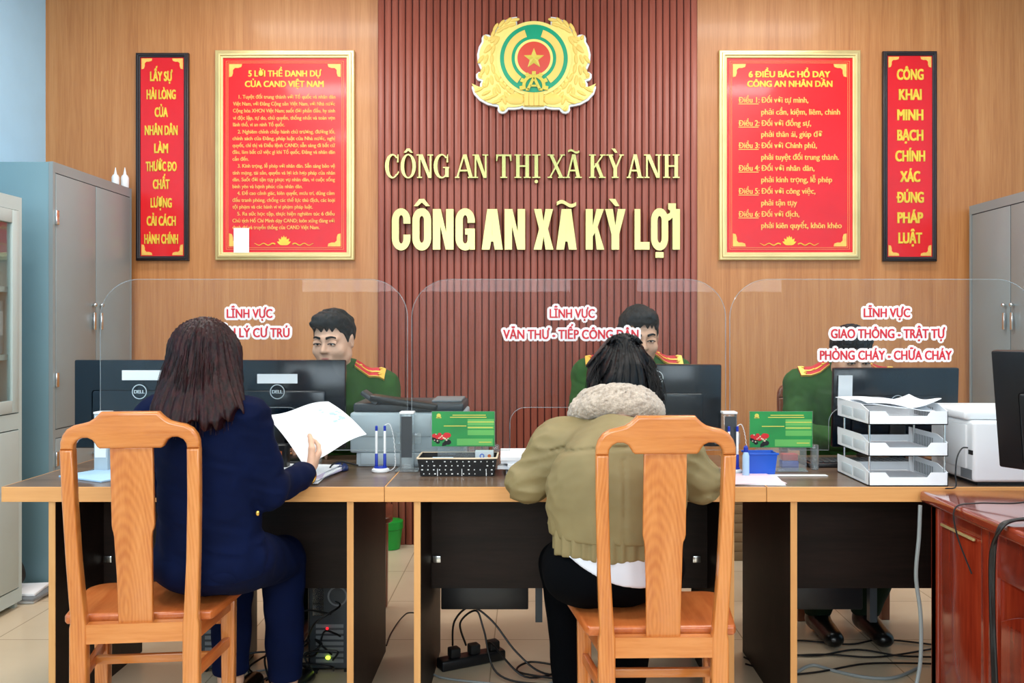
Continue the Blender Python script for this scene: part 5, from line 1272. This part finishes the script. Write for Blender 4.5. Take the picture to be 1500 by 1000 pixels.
def hand_prims(w, d, n, t, curl, spread=.021):
    """w wrist, d towards the fingertips, n out of the palm, t towards the thumb side"""
    w, d, n, t = Vector(w), Vector(d).normalized(), Vector(n), Vector(t)
    n = (n - d * n.dot(d)).normalized(); t = (t - d * t.dot(d) - n * t.dot(n)).normalized()
    pr = [cap(w, w + d * .03, .024, .026, n, 1.5, k=.012), cap(w + d * .035 + t * .014, w + d * .078 + t * .022, .022, .019, n, 1.7, k=.012), cap(w + d * .035 - t * .014, w + d * .074 - t * .022, .021, .018, n, 1.7, k=.012)]
    for i, L in enumerate((.070, .078, .073, .057)):
        off = (1.5 - i) * spread; p = w + d * (.088 - abs(i - 1.2) * .004) + t * off; c = curl * (1 + .12 * i)
        dd = (d + t * (1.5 - i) * .05).normalized(); r = (.0088, .009, .0086, .0076)[i]; ang = c * .7
        for sgm, f in enumerate((.45, .31, .24)):
            v = dd * math.cos(ang) + n * math.sin(ang); q = p + v * L * f
            pr.append(cap(p, q, r, r * .92, k=.004)); p = q; r *= .92; ang += c * (.9, .6, .3)[sgm]
    p = w + d * .028 + t * .026 + n * .004
    for v, L, ra in ((d * .65 + t * .7 + n * .35, .042, .0125), (d * .9 + t * .25 + n * (.3 + .35 * curl), .032, .0105), (d * .95 + t * .02 + n * (.35 + .5 * curl), .026, .0095)):
        q = p + v.normalized() * L; pr.append(cap(p, q, ra, ra * .88, k=.006)); p = q
    return pr
def Rhead(yaw, pitch, roll=0): return (Matrix.Rotation(yaw, 3, 'Z') @ Matrix.Rotation(pitch, 3, 'X') @ Matrix.Rotation(roll, 3, 'Y')).to_4x4()
def face_details(body, Mh, skin, brow_m):
    for s in (-1, 1):
        e = link('eye', MB().ball((s * .031, .0765, .0), (.0132, .0132, .0132), None, 20, 14).mesh(), M['eye_white'], None); e.data.transform(Mh); e.parent = body
        i = MB().ball((s * .030, .0857, -.0015), (.0062, .0046, .0066), None, 16, 10).mesh(); i.transform(Mh); o = link('iris', i, M['iris'], e)
        # upper and lower lids
        lid = MB()
        up = [(s * .031 + x, .0872 - abs(x) * .22, .0050 - (x / .017) ** 2 * .005) for x in [(-.017 + .034 * k / 8) for k in range(9)]]
        lid.tube(up, .0044, 8); lid.tube([(x, y - .003, z + .004) for x, y, z in up], .005, 8); lo = [(s * .031 + x, .0855 - abs(x) * .2, -.0068 + (x / .017) ** 2 * .004) for x in [(-.016 + .032 * k / 8) for k in range(9)]]
        lid.tube(lo, .0036, 8); me = lid.mesh(); me.transform(Mh); link('eyelid', me, M[skin], e)
        ln = MB().tube([(x, y + .0034, z - .0026) for x, y, z in up], .0021, 6).mesh(); ln.transform(Mh); link('lash_line', ln, M['iris'], e)
        br = [(s * .013, .0955, .0225), (s * .024, .0955, .0265), (s * .036, .0895, .0275), (s * .048, .080, .0225)]
        b = MB()
        for k in range(3): b.tube(smooth_path([(x, y + .0004 * k, z + .002 * (k - 1)) for x, y, z in br], 5), .0034, 6, .0014)
        me = b.mesh(); me.transform(Mh); o = link('eyebrow', me, M[brow_m], body)
    lm = MB().add(bpy.data.meshes.new('e')); lm.ball((0, .0885, -.0605), (.0185, .0042, .0042)).ball((0, .089, -.0708), (.015, .0048, .005)); me = lm.mesh(); me.transform(Mh); link('lips', me, M['lip'], body)
def set_origin(root, kids, base):
    """person's origin at the base; every mesh given in world coordinates"""
    T = Matrix.Translation(-Vector(base)); root.data.transform(T); root.location = base
    def rec(o):
        for c in o.children:
            c.data.transform(T); rec(c)
    rec(root)
def limb_set(sh, el, wr, ra=(.046, .040, .036, .027)):
    return [cap(sh, el, ra[0], ra[1]), cap(el, wr, ra[2], ra[3])]
def feet(an, toe, r=.034):
    a = Vector(an); t = Vector(toe); return [cap(a + V3(0, 0, .01), a + V3(0, 0, -.04), .04, .036, k=.02), cap((a.x, a.y, .042) , (t.x, t.y, .028), r, .026, V3(0, 0, 1), 1.25, k=.02)]

# ---- the three officers behind the counter (facing the camera)
def officer(label, X0, Y0, dz, hc, yaw, pitch, ankles, res=.006, skin='skin', roll=0.0, hseed=1, wx=0.0):
    hc = Vector(hc); Mh = Matrix.Translation(hc) @ Rhead(PI + yaw, pitch, roll)
    up = lambda x, y, z: V3(X0 + x, Y0 + y, z)
    pel, wai, che, nek = up(0, .06, .57), up(0, .06, .74), up(0, .02, .95 + dz), up(0, .02, 1.05 + dz)
    sh = {s: up(s * .185, .02, 1.0 + dz) for s in (-1, 1)}; el = {s: up(s * .235, -.07, .80 + dz * .4) for s in (-1, 1)}; wr = {s: V3(X0 + wx + s * .09, 3.50, .795) for s in (-1, 1)}
    hip = {s: up(s * .09, .0, .56) for s in (-1, 1)}; kn = {s: up(s * .12, -.34, .52) for s in (-1, 1)}; an = ankles
    F_ = V3(0, 1, 0)
    P = [cap(pel + V3(0, 0, .08), wai, .13, .12, F_, 1.35), cap(wai, che, .125, .14, F_, 1.35), cap(sh[-1], sh[1], .045), cap(nek + V3(0, .01, -.03), hc + (Mh.to_3x3() @ V3(0, -.03, -.05)), .056, .05)]
    for s in (-1, 1):
        P += limb_set(sh[s], el[s], wr[s]) + [cap(hip[s], kn[s], .078, .055), cap(kn[s], an[s], .052, .036)] + feet(an[s], V3(an[s].x, an[s].y - .17, 0))
        P += hand_prims(wr[s], (-s * .25, -1, -.08), (0, 0, -1), (-s, 0, 0), .45)
    P += xf(head_prims(), Mh)
    body = link('person', surface(P, res if res < .0055 else .005, .025), M[skin])
    tag(body, label, 'person', None)
    # uniform jacket, trousers, shoes
    J = [cap(pel, wai, .178, .165, F_, 1.3), cap(wai, che, .165, .178, F_, 1.3), cap(sh[-1], sh[1], .062), cap(nek + V3(0, .02, -.02), sh[-1], .062, .058), cap(nek + V3(0, .02, -.02), sh[1], .062, .058)]
    for s in (-1, 1): J += [cap(sh[s], el[s], .066, .058), cap(el[s], el[s].lerp(wr[s], .93), .056, .042)]
    def fold(Pn, D): return np.maximum(D + .009 * np.abs(waves(Pn * np.array([.8, .8, 1.3], np.float32), .085, hseed, 4)) - .003, .53 - Pn[..., 2])
    jk = link('uniform_jacket', surface(J, .007, .035, fold), M['uniform'], body)
    T_ = [ell(pel + V3(0, 0, -.01), (.17, .13, .095))]
    for s in (-1, 1): T_ += [cap(hip[s], kn[s], .09, .07), cap(kn[s], V3(an[s].x, an[s].y, .09), .068, .056)]
    link('trousers', surface(T_, .008, .03, lambda Pn, D: np.maximum(D + .003 * waves(Pn, .12, 5, 4), .07 - Pn[..., 2])), M['trouser_green'], body)
    for s in (-1, 1):
        a = an[s]; S_ = [cap((a.x, a.y, .05), (a.x, a.y - .19, .036), .048, .04, V3(0, 0, 1), 1.25, k=.02), cap((a.x, a.y, .09), (a.x, a.y, .05), .046, .046, k=.02)]
        link('shoe', surface(S_, .006, .02, lambda Pn, D: np.maximum(D, .002 - Pn[..., 2])), M['shoe'], body)
    bv = BVHTree.FromPolygons([v.co for v in jk.data.vertices], [p.vertices for p in jk.data.polygons])
    # collar
    for s in (-1, 1):
        pts = smooth_path([nek + V3(0, .068, .052), nek + V3(s * .055, .045, .050), nek + V3(s * .072, 0, .036), nek + V3(s * .058, -.045, .014), nek + V3(s * .028, -.078, -.022)], 5)
        cp = [cap(pts[i], pts[i + 1], .017, k=.01) for i in range(len(pts) - 1)]
        co = link('collar', surface(cp, .005, .01), M['uniform'], body)
        q = nek + V3(s * .052, -.068, -.006); tb = MB().bar(q + V3(s * .012, .006, .018), q + V3(-s * .014, -.006, -.026), .024, .006, .002, up=(0, 1, 0))
        ct = link('collar_tab', tb.mesh(), M['ep_red'], co, 'red collar tab')
        # epaulettes laid on the shoulder
        P0, P1 = [], []
        for k in range(7):
            x = X0 + s * (.082 + .122 * k / 6)
            for Pl, y in ((P0, Y0 - .045), (P1, Y0 + .006)):
                r = bv.ray_cast(V3(x, y, 1.6), V3(0, 0, -1)); Pl.append(V3(x, y, r[0].z if r[0] else 1.05 + dz))
        def board(f0, f1, th, lift, k0=0, k1=7):
            mb = MB(); bm = mb.bm; prev = None
            for p, q in zip(P0[k0:k1], P1[k0:k1]):
                nn = (q - p).cross(V3(1, 0, 0)).normalized(); nn = nn if nn.z > 0 else -nn
                rw = [bm.verts.new(p.lerp(q, f) + nn * (b * th + lift)) for f, b in ((f0, 0), (f1, 0), (f1, 1), (f0, 1))]
                if prev:
                    for i in range(4): bm.faces.new((prev[i], prev[(i + 1) % 4], rw[(i + 1) % 4], rw[i]))
                else: bm.faces.new(rw)
                prev = rw
            bm.faces.new(prev[::-1]); bmesh.ops.recalc_face_normals(bm, faces=bm.faces); return mb.mesh()
        ep = link('epaulette', board(0, 1, .007, .004), M['ep_red'], body, 'red shoulder board')
        link('gold_stripe', board(.43, .57, .0022, .0112), M['gold_jewel2'], ep, 'gold stripe')
        link('gold_edge', board(-.02, .05, .009, .0035), M['gold_jewel2'], ep, 'gold edging')
        st = MB()
        for k, f in ((1, .5), (3, .5), (5, .2), (5, .8)): st.ball(P0[k].lerp(P1[k], f) + V3(0, -.005, .012), (.008, .006, .005), None, 8, 6)
        link('gold_pip', st.mesh(), M['gold_jewel2'], ep, 'gold pips')
        link('gold_braid', board(0, 1, .0022, .0112, 5, 7), M['gold_jewel2'], ep, 'gold braid')
    face_details(body, Mh, skin, 'hair_black2')
    # short hair
    Hh = [ell((0, -.016, .036), (.0845, .102, .094)), ell((0, .045, .088), (.066, .052, .037), k=.03), ell((.02, .066, .078), (.045, .028, .022), k=.02)]
    Hh = xf(Hh, Mh); Rm = np.array(Mh.to_3x3(), dtype=np.float32); tm = np.array(hc, dtype=np.float32)
    ys, hs = [-.12, -.07, -.035, -.015, .006, .02, .038, .06, .085, .11], [-.075, -.06, -.035, .028, .018, -.02, .03, .052, .056, .06]
    def cut(Pn, D):
        L = (Pn - tm) @ Rm
        hz = np.interp(L[..., 1], ys, hs) + .010 * np.sin(L[..., 0] * 210 + 2 * np.sin(L[..., 0] * 60 + hseed)) * (L[..., 1] > .05)
        D = D + .0055 * np.abs(waves(L * np.array([1, .5, .45], np.float32), .02, hseed + 3, 4)) + .004 * waves(L, .035, hseed + 7, 3)
        return np.maximum(D, hz - L[..., 2])
    link('short_hair', surface(Hh, .0035, .02, cut), M['hair_black2'], body)
    set_origin(body, None, (X0, Y0, 0))
    return body
M['ep_red'] = mat('red_epaulette_cloth', (196, 30, 40), 0.6); M['gold_jewel2'] = mat('gold_braid', (236, 190, 82), 0.4, 0.3)
M['trouser_green'] = fabric('dark_green_trousers', (22, 40, 24), 0.9, 0.1)
officer('person in a green uniform with red epaulettes, full face showing above the left monitors', -.80, 3.70, .0, (-.797, 3.62, 1.20), -.22, -.16, {-1: V3(-.92, 3.62, .09), 1: V3(-.70, 3.62, .09)}, .005, 'skin', 0, 1, -.07)
officer('person in a green uniform partly hidden behind the head of the woman in olive', .44, 3.75, .05, (.452, 3.66, 1.215), .12, -.2, {-1: V3(.33, 3.66, .09), 1: V3(.55, 3.66, .09)}, .006, 'skin2', 0, 2, .06)
officer('person in a green uniform with bowed head behind the three-line screen lettering', 1.36, 3.82, .0, (1.352, 3.73, 1.135), .05, -.35, {-1: V3(1.19, 3.66, .09), 1: V3(1.385, 3.66, .09)}, .006, 'skin2', 0, 4, .05)

# ---- seated woman in the navy suit, seen from behind
def woman_navy():
    hc = V3(-.948, 2.61, 1.15); Mh = Matrix.Translation(hc) @ Rhead(-.18, -.22)
    fw = V3(.2, .98, 0)
    pel, wai, che, nek = V3(-.925, 2.585, .575), V3(-.93, 2.575, .72), V3(-.938, 2.575, .92), V3(-.945, 2.585, 1.03)
    sh = {-1: V3(-1.085, 2.60, .985), 1: V3(-.812, 2.56, .985)}; el = {-1: V3(-1.13, 2.63, .80), 1: V3(-.757, 2.585, .775)}; wr = {-1: V3(-1.03, 2.84, .79), 1: V3(-.706, 2.82, .787)}
    hip = {-1: V3(-1.0, 2.62, .565), 1: V3(-.845, 2.62, .565)}; kn = {-1: V3(-.985, 2.95, .475), 1: V3(-.822, 2.96, .475)}; an = {-1: V3(-.975, 2.90, .10), 1: V3(-.803, 2.93, .10)}
    P = [cap(pel + V3(0, 0, .07), wai, .125, .11, fw, 1.35), cap(wai, che, .11, .125, fw, 1.35), cap(sh[-1], sh[1], .04), cap(nek + V3(0, 0, -.03), hc + V3(0, -.02, -.05), .047, .043)]
    for s in (-1, 1): P += limb_set(sh[s], el[s], wr[s], (.04, .034, .032, .023)) + [cap(hip[s] + V3(0, 0, .012), kn[s], .064, .05), cap(kn[s], an[s], .048, .032)] + feet(an[s], an[s] + V3(.02, .17, 0), .03)
    P += hand_prims(wr[1], (.16, .80, .38), (-.85, .05, .35), (-.2, -.3, .9), .62, .019)
    P += hand_prims(wr[-1], (.3, .9, -.03), (0, 0, -1), (.9, -.3, 0), .35, .02)
    P += xf(head_prims(), Mh)
    body = link('person', surface(P, .0042, .022), M['skin']); tag(body, 'person in a navy trouser suit with long auburn hair, holding up a white sheet', 'person')
    J = [cap(V3(-.925, 2.585, .60), wai, .175, .145, fw, 1.4), cap(wai, che, .147, .16, fw, 1.35), cap(sh[-1], sh[1], .052), cap(nek + V3(0, 0, -.05), sh[-1], .06, .056), cap(nek + V3(0, 0, -.05), sh[1], .06, .056)]
    for s in (-1, 1): J += [cap(sh[s], el[s], .064, .052, k=.03), cap(el[s], el[s].lerp(wr[s], .90), .051, .041, k=.03)]
    def fold(Pn, D):
        x, y, z = Pn[..., 0], Pn[..., 1], Pn[..., 2]
        D = D + .008 * waves(Pn * np.array([1, 1, .45], np.float32), .10, 11, 5) + .009 * (np.abs(waves(Pn * np.array([.5, .5, 1.4], np.float32), .08, 12, 4)) - .12)
        D = D + .004 * np.exp(-((x + .93) / .004) ** 2) * (y < 2.57) * (z < 1.0)              # centre back seam
        return np.maximum(D, .548 + .02 * np.sin(x * 9) - z)
    link('blazer', surface(J, .0055, .035, fold), M['navy'], body)
    T_ = [ell(pel + V3(0, .01, -.01), (.175, .135, .09))]
    for s in (-1, 1): T_ += [cap(hip[s], kn[s], .093, .072, k=.03), cap(kn[s], an[s], .071, .056, k=.03)]
    link('trousers', surface(T_, .006, .03, lambda Pn, D: np.maximum(D + .005 * waves(Pn, .12, 15, 4), np.where(Pn[..., 0] > -.9, .095, .125) - Pn[..., 2])), M['navy'], body)
    for s in (-1, 1):
        a = an[s]; S_ = [cap((a.x, a.y - .01, .04), (a.x + .02, a.y + .18, .03), .04, .034, V3(0, 0, 1), 1.3, k=.02)]
        link('shoe', surface(S_, .005, .02, lambda Pn, D: np.maximum(D, .002 - Pn[..., 2])), M['shoe'], body)
    # bracelet round the right wrist and a cuff button
    d = (wr[1] - el[1]).normalized(); u = d.cross(V3(0, 0, 1)).normalized(); v = u.cross(d); c = el[1].lerp(wr[1], .955)
    link('bracelet', MB().tube([c + (u * math.cos(a) + v * math.sin(a)) * .033 for a in [2 * PI * k / 32 for k in range(32)]], .0055, 10, closed=True).mesh(), M['gold_jewel'], body, 'gold bracelet')
    link('button', MB().ball((-.765, 2.50, .728), (.006, .004, .008)).mesh(), M['gold_jewel'], body, 'small gold button')
    # long hair
    Hh = xf([ell((0, -.012, .028), (.090, .108, .100))], Mh)
    Hh += [cap((-.985, 2.605, 1.17), (-1.012, 2.49, 1.02), .055, .046, k=.03), cap((-.95, 2.565, 1.17), (-.96, 2.452, .985), .082, .062, V3(0, 1, 0), 1.4, k=.04), cap((-.905, 2.605, 1.17), (-.848, 2.50, 1.01), .055, .046, k=.03), cap((-.93, 2.57, 1.14), (-.885, 2.47, .99), .06, .052, k=.03)]
    Hh += xf([ell((0, .112, -.045), (.058, .070, .088), k=.012, op='s')], Mh)
    cx, cy = -.945, 2.585
    face_details(body, Mh, 'skin', 'hair_black2')
    def strands(Pn, D):
        x, y, z = Pn[..., 0], Pn[..., 1], Pn[..., 2]; th = np.arctan2(x - cx, -(y - cy))
        D = D + .0030 * np.sin(34 * th + 4 * np.sin(z * 7 + 1) + 2 * np.sin(th * 5)) + .0022 * np.sin(71 * th + 5 * np.sin(z * 5 + 2)) + .0025 * waves(Pn * np.array([1, 1, .3], np.float32), .05, 21, 4)
        zb = .968 + .55 * np.abs(x + .945) ** 1.3 * .9 + .014 * np.sin(x * 140 + 3 * np.sin(x * 37)) + .010 * np.sin(x * 60)
        return np.maximum(D, zb - z)
    hm = surface(Hh, .0038, .02, strands); mb = MB().add(hm); g = random.Random(5)
    for i in range(150):
        a = g.uniform(-1.3, 1.3); x0 = -.948 + .088 * math.sin(a); y0 = 2.595 - .10 * math.cos(a); xb_ = -.945 + .125 * math.sin(a) + g.uniform(-.02, .02)
        zt = g.uniform(1.10, 1.2); ze = .955 + .2 * abs(xb_ + .945) + g.uniform(-.02, .02); yb = 2.425 + .09 * (abs(xb_ + .945) / .13) ** 2
        mb.tube(smooth_path([(x0, y0, zt), ((x0 + xb_) / 2, (y0 + yb) / 2 - .008, (zt + ze) / 2 + .03), (xb_, yb - .004, ze)], 5), .0013, 5, .0006)
    link('long_hair', mb.mesh(60), M['hair_auburn'], body)
    set_origin(body, None, (-.925, 2.585, 0))
woman_navy()
# the sheet she holds
A_, B_, C_, D_ = Pp(389, 608, 2.96), Pp(481, 588, 3.04), Pp(537, 636, 2.93), Pp(444, 680, 2.845)
sm = MB().sheet([A_, B_, C_, D_], 16, 16, .0006, lambda u, v: V3(0, .012 * math.sin(u * PI), .010 * math.sin(v * PI) - .006 * math.sin(u * PI * 2)))
t = thing('paper_sheet', 'white sheet held up by the person in the navy suit', 'paper', tuple(D_))
link('sheet', sm.mesh(), M['paper'], t, world=True)
pr = MB(); g = random.Random(2); nrm = (B_ - A_).cross(D_ - A_).normalized(); nrm = nrm if nrm.y < 0 else -nrm
def on_sheet(u, v): return A_ * (1 - u) * (1 - v) + B_ * u * (1 - v) + C_ * u * v + D_ * (1 - u) * v + V3(0, .012 * math.sin(u * PI), .010 * math.sin(v * PI) - .006 * math.sin(u * PI * 2)) + nrm * .0016
for k in range(13):
    v0 = .22 + g.uniform(0, .36); u0 = .68 + g.uniform(0, .22); du, dv = g.uniform(.02, .08), g.uniform(.015, .05)
    q = [on_sheet(u0, v0), on_sheet(u0 + du, v0), on_sheet(u0 + du, v0 + dv), on_sheet(u0, v0 + dv)]
    pr.sheet(q, 2, 2, .0003)
link('faint_print', pr.mesh(0), M['pale_print'] if 'pale_print' in M else mat('faint_grey_print', (176, 204, 222), 0.9), t, 'faint grey-blue print', world=True)

# ---- seated woman in the olive jacket, bent over the counter
def woman_olive():
    hc = V3(.297, 2.86, 1.098); Mh = Matrix.Translation(hc) @ Rhead(.05, -.55)
    pel, wai, che, nek = V3(.245, 2.52, .575), V3(.25, 2.51, .72), V3(.258, 2.625, .875), V3(.268, 2.735, .985)
    ax = V3(0, .86, .3)
    sh = {-1: V3(.095, 2.68, .892), 1: V3(.430, 2.68, .892)}; el = {-1: V3(.0, 2.675, .785), 1: V3(.518, 2.675, .785)}; wr = {-1: V3(.12, 2.90, .797), 1: V3(.40, 2.90, .797)}
    hip = {-1: V3(.145, 2.56, .57), 1: V3(.34, 2.56, .57)}; kn = {-1: V3(.115, 2.90, .475), 1: V3(.36, 2.93, .475)}; an = {-1: V3(.13, 2.86, .10), 1: V3(.325, 2.88, .10)}
    P = [cap(pel + V3(0, 0, .07), wai, .125, .115, V3(0, 1, 0), 1.3), cap(wai, che, .115, .125, ax, 1.35), cap(sh[-1], sh[1], .042), cap(che, nek, .08, .05), cap(nek, hc + (Mh.to_3x3() @ V3(0, -.02, -.05)), .047, .043)]
    for s in (-1, 1): P += limb_set(sh[s], el[s], wr[s], (.042, .036, .033, .024)) + [cap(hip[s] + V3(0, 0, .012), kn[s], .068, .052), cap(kn[s], an[s], .05, .034)] + feet(an[s], an[s] + V3(0, .17, 0), .03)
    P += hand_prims(wr[1], (-.45, .9, -.02), (0, .2, -1), (-.9, -.4, 0), .75, .019) + hand_prims(wr[-1], (.5, .85, -.03), (0, 0, -1), (.85, -.5, 0), .3, .02)
    P += xf(head_prims(), Mh)
    body = link('person', surface(P, .0045, .022), M['skin2']); tag(body, 'person in an olive jacket with a fleece collar and black trousers, bent over the counter', 'person')
    J = [cap(V3(.25, 2.51, .69), V3(.25, 2.525, .78), .186, .190, V3(0, 1, 0), 1.35), cap(V3(.25, 2.525, .78), V3(.258, 2.60, .835), .188, .16, ax, 1.35, k=.06), cap(V3(.258, 2.60, .835), che + V3(0, 0, -.005), .14, .10, ax, 1.2, k=.06), cap(sh[-1], sh[1], .064, k=.06), cap(che, nek + V3(0, .01, -.045), .075, .035, k=.05), cap(nek + V3(0, .0, -.035), sh[-1], .058, .064, k=.06), cap(nek + V3(0, .0, -.035), sh[1], .058, .064, k=.06)]
    for s in (-1, 1): J += [cap(sh[s] + V3(s * .005, 0, -.004), el[s], .076, .066, k=.045), cap(el[s], el[s].lerp(wr[s], .92), .062, .043, k=.025)]
    def fold(Pn, D):
        x, y, z = Pn[..., 0], Pn[..., 1], Pn[..., 2]
        low = np.clip((.80 - z) / .12, 0, 1); D = D + .010 * waves(Pn * np.array([1, 1, .5], np.float32), .10, 31, 5) * (.5 + .9 * low)
        arm = np.clip((np.abs(x - .26) - .17) / .06, 0, 1); D = D + .011 * (np.abs(waves(Pn * np.array([.6, .8, 1.5], np.float32), .085, 33, 4)) - .15) * (.3 + arm)
        back = (y < 2.75)
        D = D + .007 * np.exp(-((x - .256 - .01 * (z - .8)) / .0042) ** 2) * back * (z < .90)                    # centre seam
        zy = .925 - .9 * (x - .26) ** 2; D = D + .008 * np.exp(-((z - zy) / .0042) ** 2) * back * (np.abs(x - .26) < .20)   # yoke seam
        return np.maximum(D, .664 - z)
    link('jacket', surface(J, .0055, .035, fold), M['olive'], body)
    # gathered hem band
    def ruff(Pn, D):
        x, y, z = Pn[..., 0] - .25, Pn[..., 1] - 2.51, Pn[..., 2]; th = np.arctan2(y, x)
        D = D + .0055 * np.sin(30 * th + 1.5 * np.sin(3 * th)) * np.clip((.700 - z) / .03, 0, 1)
        return np.maximum(np.maximum(D, .617 + .004 * np.sin(x * 40) - z), z - .70)
    link('hem_band', surface([cap((.25, 2.51, .60), (.25, 2.51, .72), .180, .180, V3(0, 1, 0), 1.36)], .005, .02, ruff), M['olive'], body, 'gathered hem band')
    # shirt tail
    def tail(Pn, D):
        x, z = Pn[..., 0], Pn[..., 2]; zb = .548 + 1.75 * (x - .315) ** 2; return np.maximum(np.maximum(D + .002 * waves(Pn, .08, 44, 3), zb - z), z - .628)
    link('shirt', surface([cap((.25, 2.512, .54), (.25, 2.51, .72), .184, .172, V3(0, 1, 0), 1.38)], .005, .02, tail), M['white_cloth'], body, 'white shirt tail')
    T_ = [ell((.243, 2.53, .565), (.198, .14, .10)), ell((.15, 2.53, .545), (.105, .13, .085))]
    for s in (-1, 1): T_ += [cap(hip[s], kn[s], .10, .078, k=.03), cap(kn[s], an[s], .076, .052, k=.03)]
    link('trousers', surface(T_, .0065, .03, lambda Pn, D: np.maximum(D + .004 * waves(Pn, .11, 35, 4), .10 - Pn[..., 2])), M['black_cloth'], body)
    for s in (-1, 1):
        a = an[s]; S_ = [cap((a.x, a.y - .01, .045), (a.x, a.y + .18, .032), .044, .036, V3(0, 0, 1), 1.25, k=.02), cap((a.x, a.y, .1), (a.x, a.y, .05), .045, .045, k=.02)]
        link('shoe', surface(S_, .006, .02, lambda Pn, D: np.maximum(D, .002 - Pn[..., 2])), M['shoe'], body)
    # fleece collar: a thick ring, high at the nape
    ring = []
    for k in range(25):
        a = 2 * PI * k / 24; x = .268 + .094 * math.sin(a); y = 2.735 - .092 * math.cos(a); z = 1.032 - .035 * (1 - math.cos(a)) * .9
        ring.append(V3(x, y, z))
    Cp = []
    for i in range(24):
        a, b = ring[i], ring[i + 1]; Cp += [cap(a + V3(0, 0, .022), b + V3(0, 0, .022), .024, k=.02), cap(a + V3(0, 0, -.01) + (a - V3(.268, 2.735, a.z)) * .22, b + V3(0, 0, -.01) + (b - V3(.268, 2.735, b.z)) * .22, .030, k=.02)]
    link('fleece_collar', surface(Cp, .0033, .02, lambda Pn, D: D + .0045 * waves(Pn, .014, 51, 6) + .004 * waves(Pn, .04, 52, 4)), M['fleece'], body, 'beige fleece collar')
    # black hair, half tied up
    Hh = xf([ell((0, -.014, .026), (.086, .104, .098))], Mh)
    knot = Pp(914, 499, 2.785)
    Hh += [cap((.225, 2.85, 1.12), (.205, 2.745, 1.03), .040, .028, k=.03), cap((.37, 2.85, 1.12), (.392, 2.755, 1.03), .038, .026, k=.03), cap((.297, 2.80, 1.13), (.292, 2.715, 1.075), .075, .066, k=.03), ell(knot, (.022, .024, .018), k=.012), cap(knot, (.306, 2.715, 1.12), .022, .036, k=.02), cap((.306, 2.715, 1.12), (.312, 2.695, 1.062), .036, .026, k=.02)]
    for s, dx_ in ((-1, -.032), (1, .034)): Hh.append(ell(knot + V3(dx_, .006, .004), (.027, .016, .013), Matrix.Rotation(s * .5, 3, 'Y'), k=.006))
    Hh += xf([ell((0, .112, -.045), (.058, .070, .088), k=.012, op='s')], Mh)
    face_details(body, Mh, 'skin2', 'hair_black2')
    def strands(Pn, D):
        x, y, z = Pn[..., 0], Pn[..., 1], Pn[..., 2]; th = np.arctan2(x - .30, np.abs(1.24 - z) + .03)
        D = D + .0028 * np.sin(46 * th + 2 * np.sin(z * 20)) + .0018 * np.sin(90 * th + 3 * np.sin(z * 14 + 1))
        zb = 1.035 + .012 * np.sin(x * 170 + 2 * np.sin(x * 60)) - .35 * np.clip(np.abs(x - .30) - .06, 0, 1)
        return np.maximum(D, zb - z)
    mb = MB().add(surface(Hh, .0036, .02, strands)); g = random.Random(8)
    for i in range(70):
        s = g.choice((-1, 1)); x0 = .297 + s * g.uniform(.03, .085); xe = .297 + s * g.uniform(.05, .125); 
        mb.tube(smooth_path([(x0, 2.80, 1.16), ((x0 + xe) / 2 + s * .02, 2.75, 1.09), (xe, 2.70 - .0 + g.uniform(0, .05), 1.035 - g.uniform(0, .03))], 5), .0013, 5, .0005)
    for i in range(40):
        xe = .305 + g.uniform(-.05, .05); mb.tube(smooth_path([knot + V3(g.uniform(-.01, .01), -.012, 0), (.30 + (xe - .3) * .7, 2.685, 1.12), (xe, 2.672 + abs(xe - .305) * .5, 1.055 - g.uniform(0, .03))], 5), .0013, 5, .0005)
    hr = link('half_tied_hair', mb.mesh(60), M['hair_black'], body)
    link('hair_ribbon', MB().ball(knot + V3(.004, -.016, .004), (.009, .006, .008), Matrix.Rotation(.5, 4, 'Y'), 10, 8).mesh(), M['white'], hr, 'small white hair tie')
    set_origin(body, None, (.245, 2.52, 0))
woman_olive()
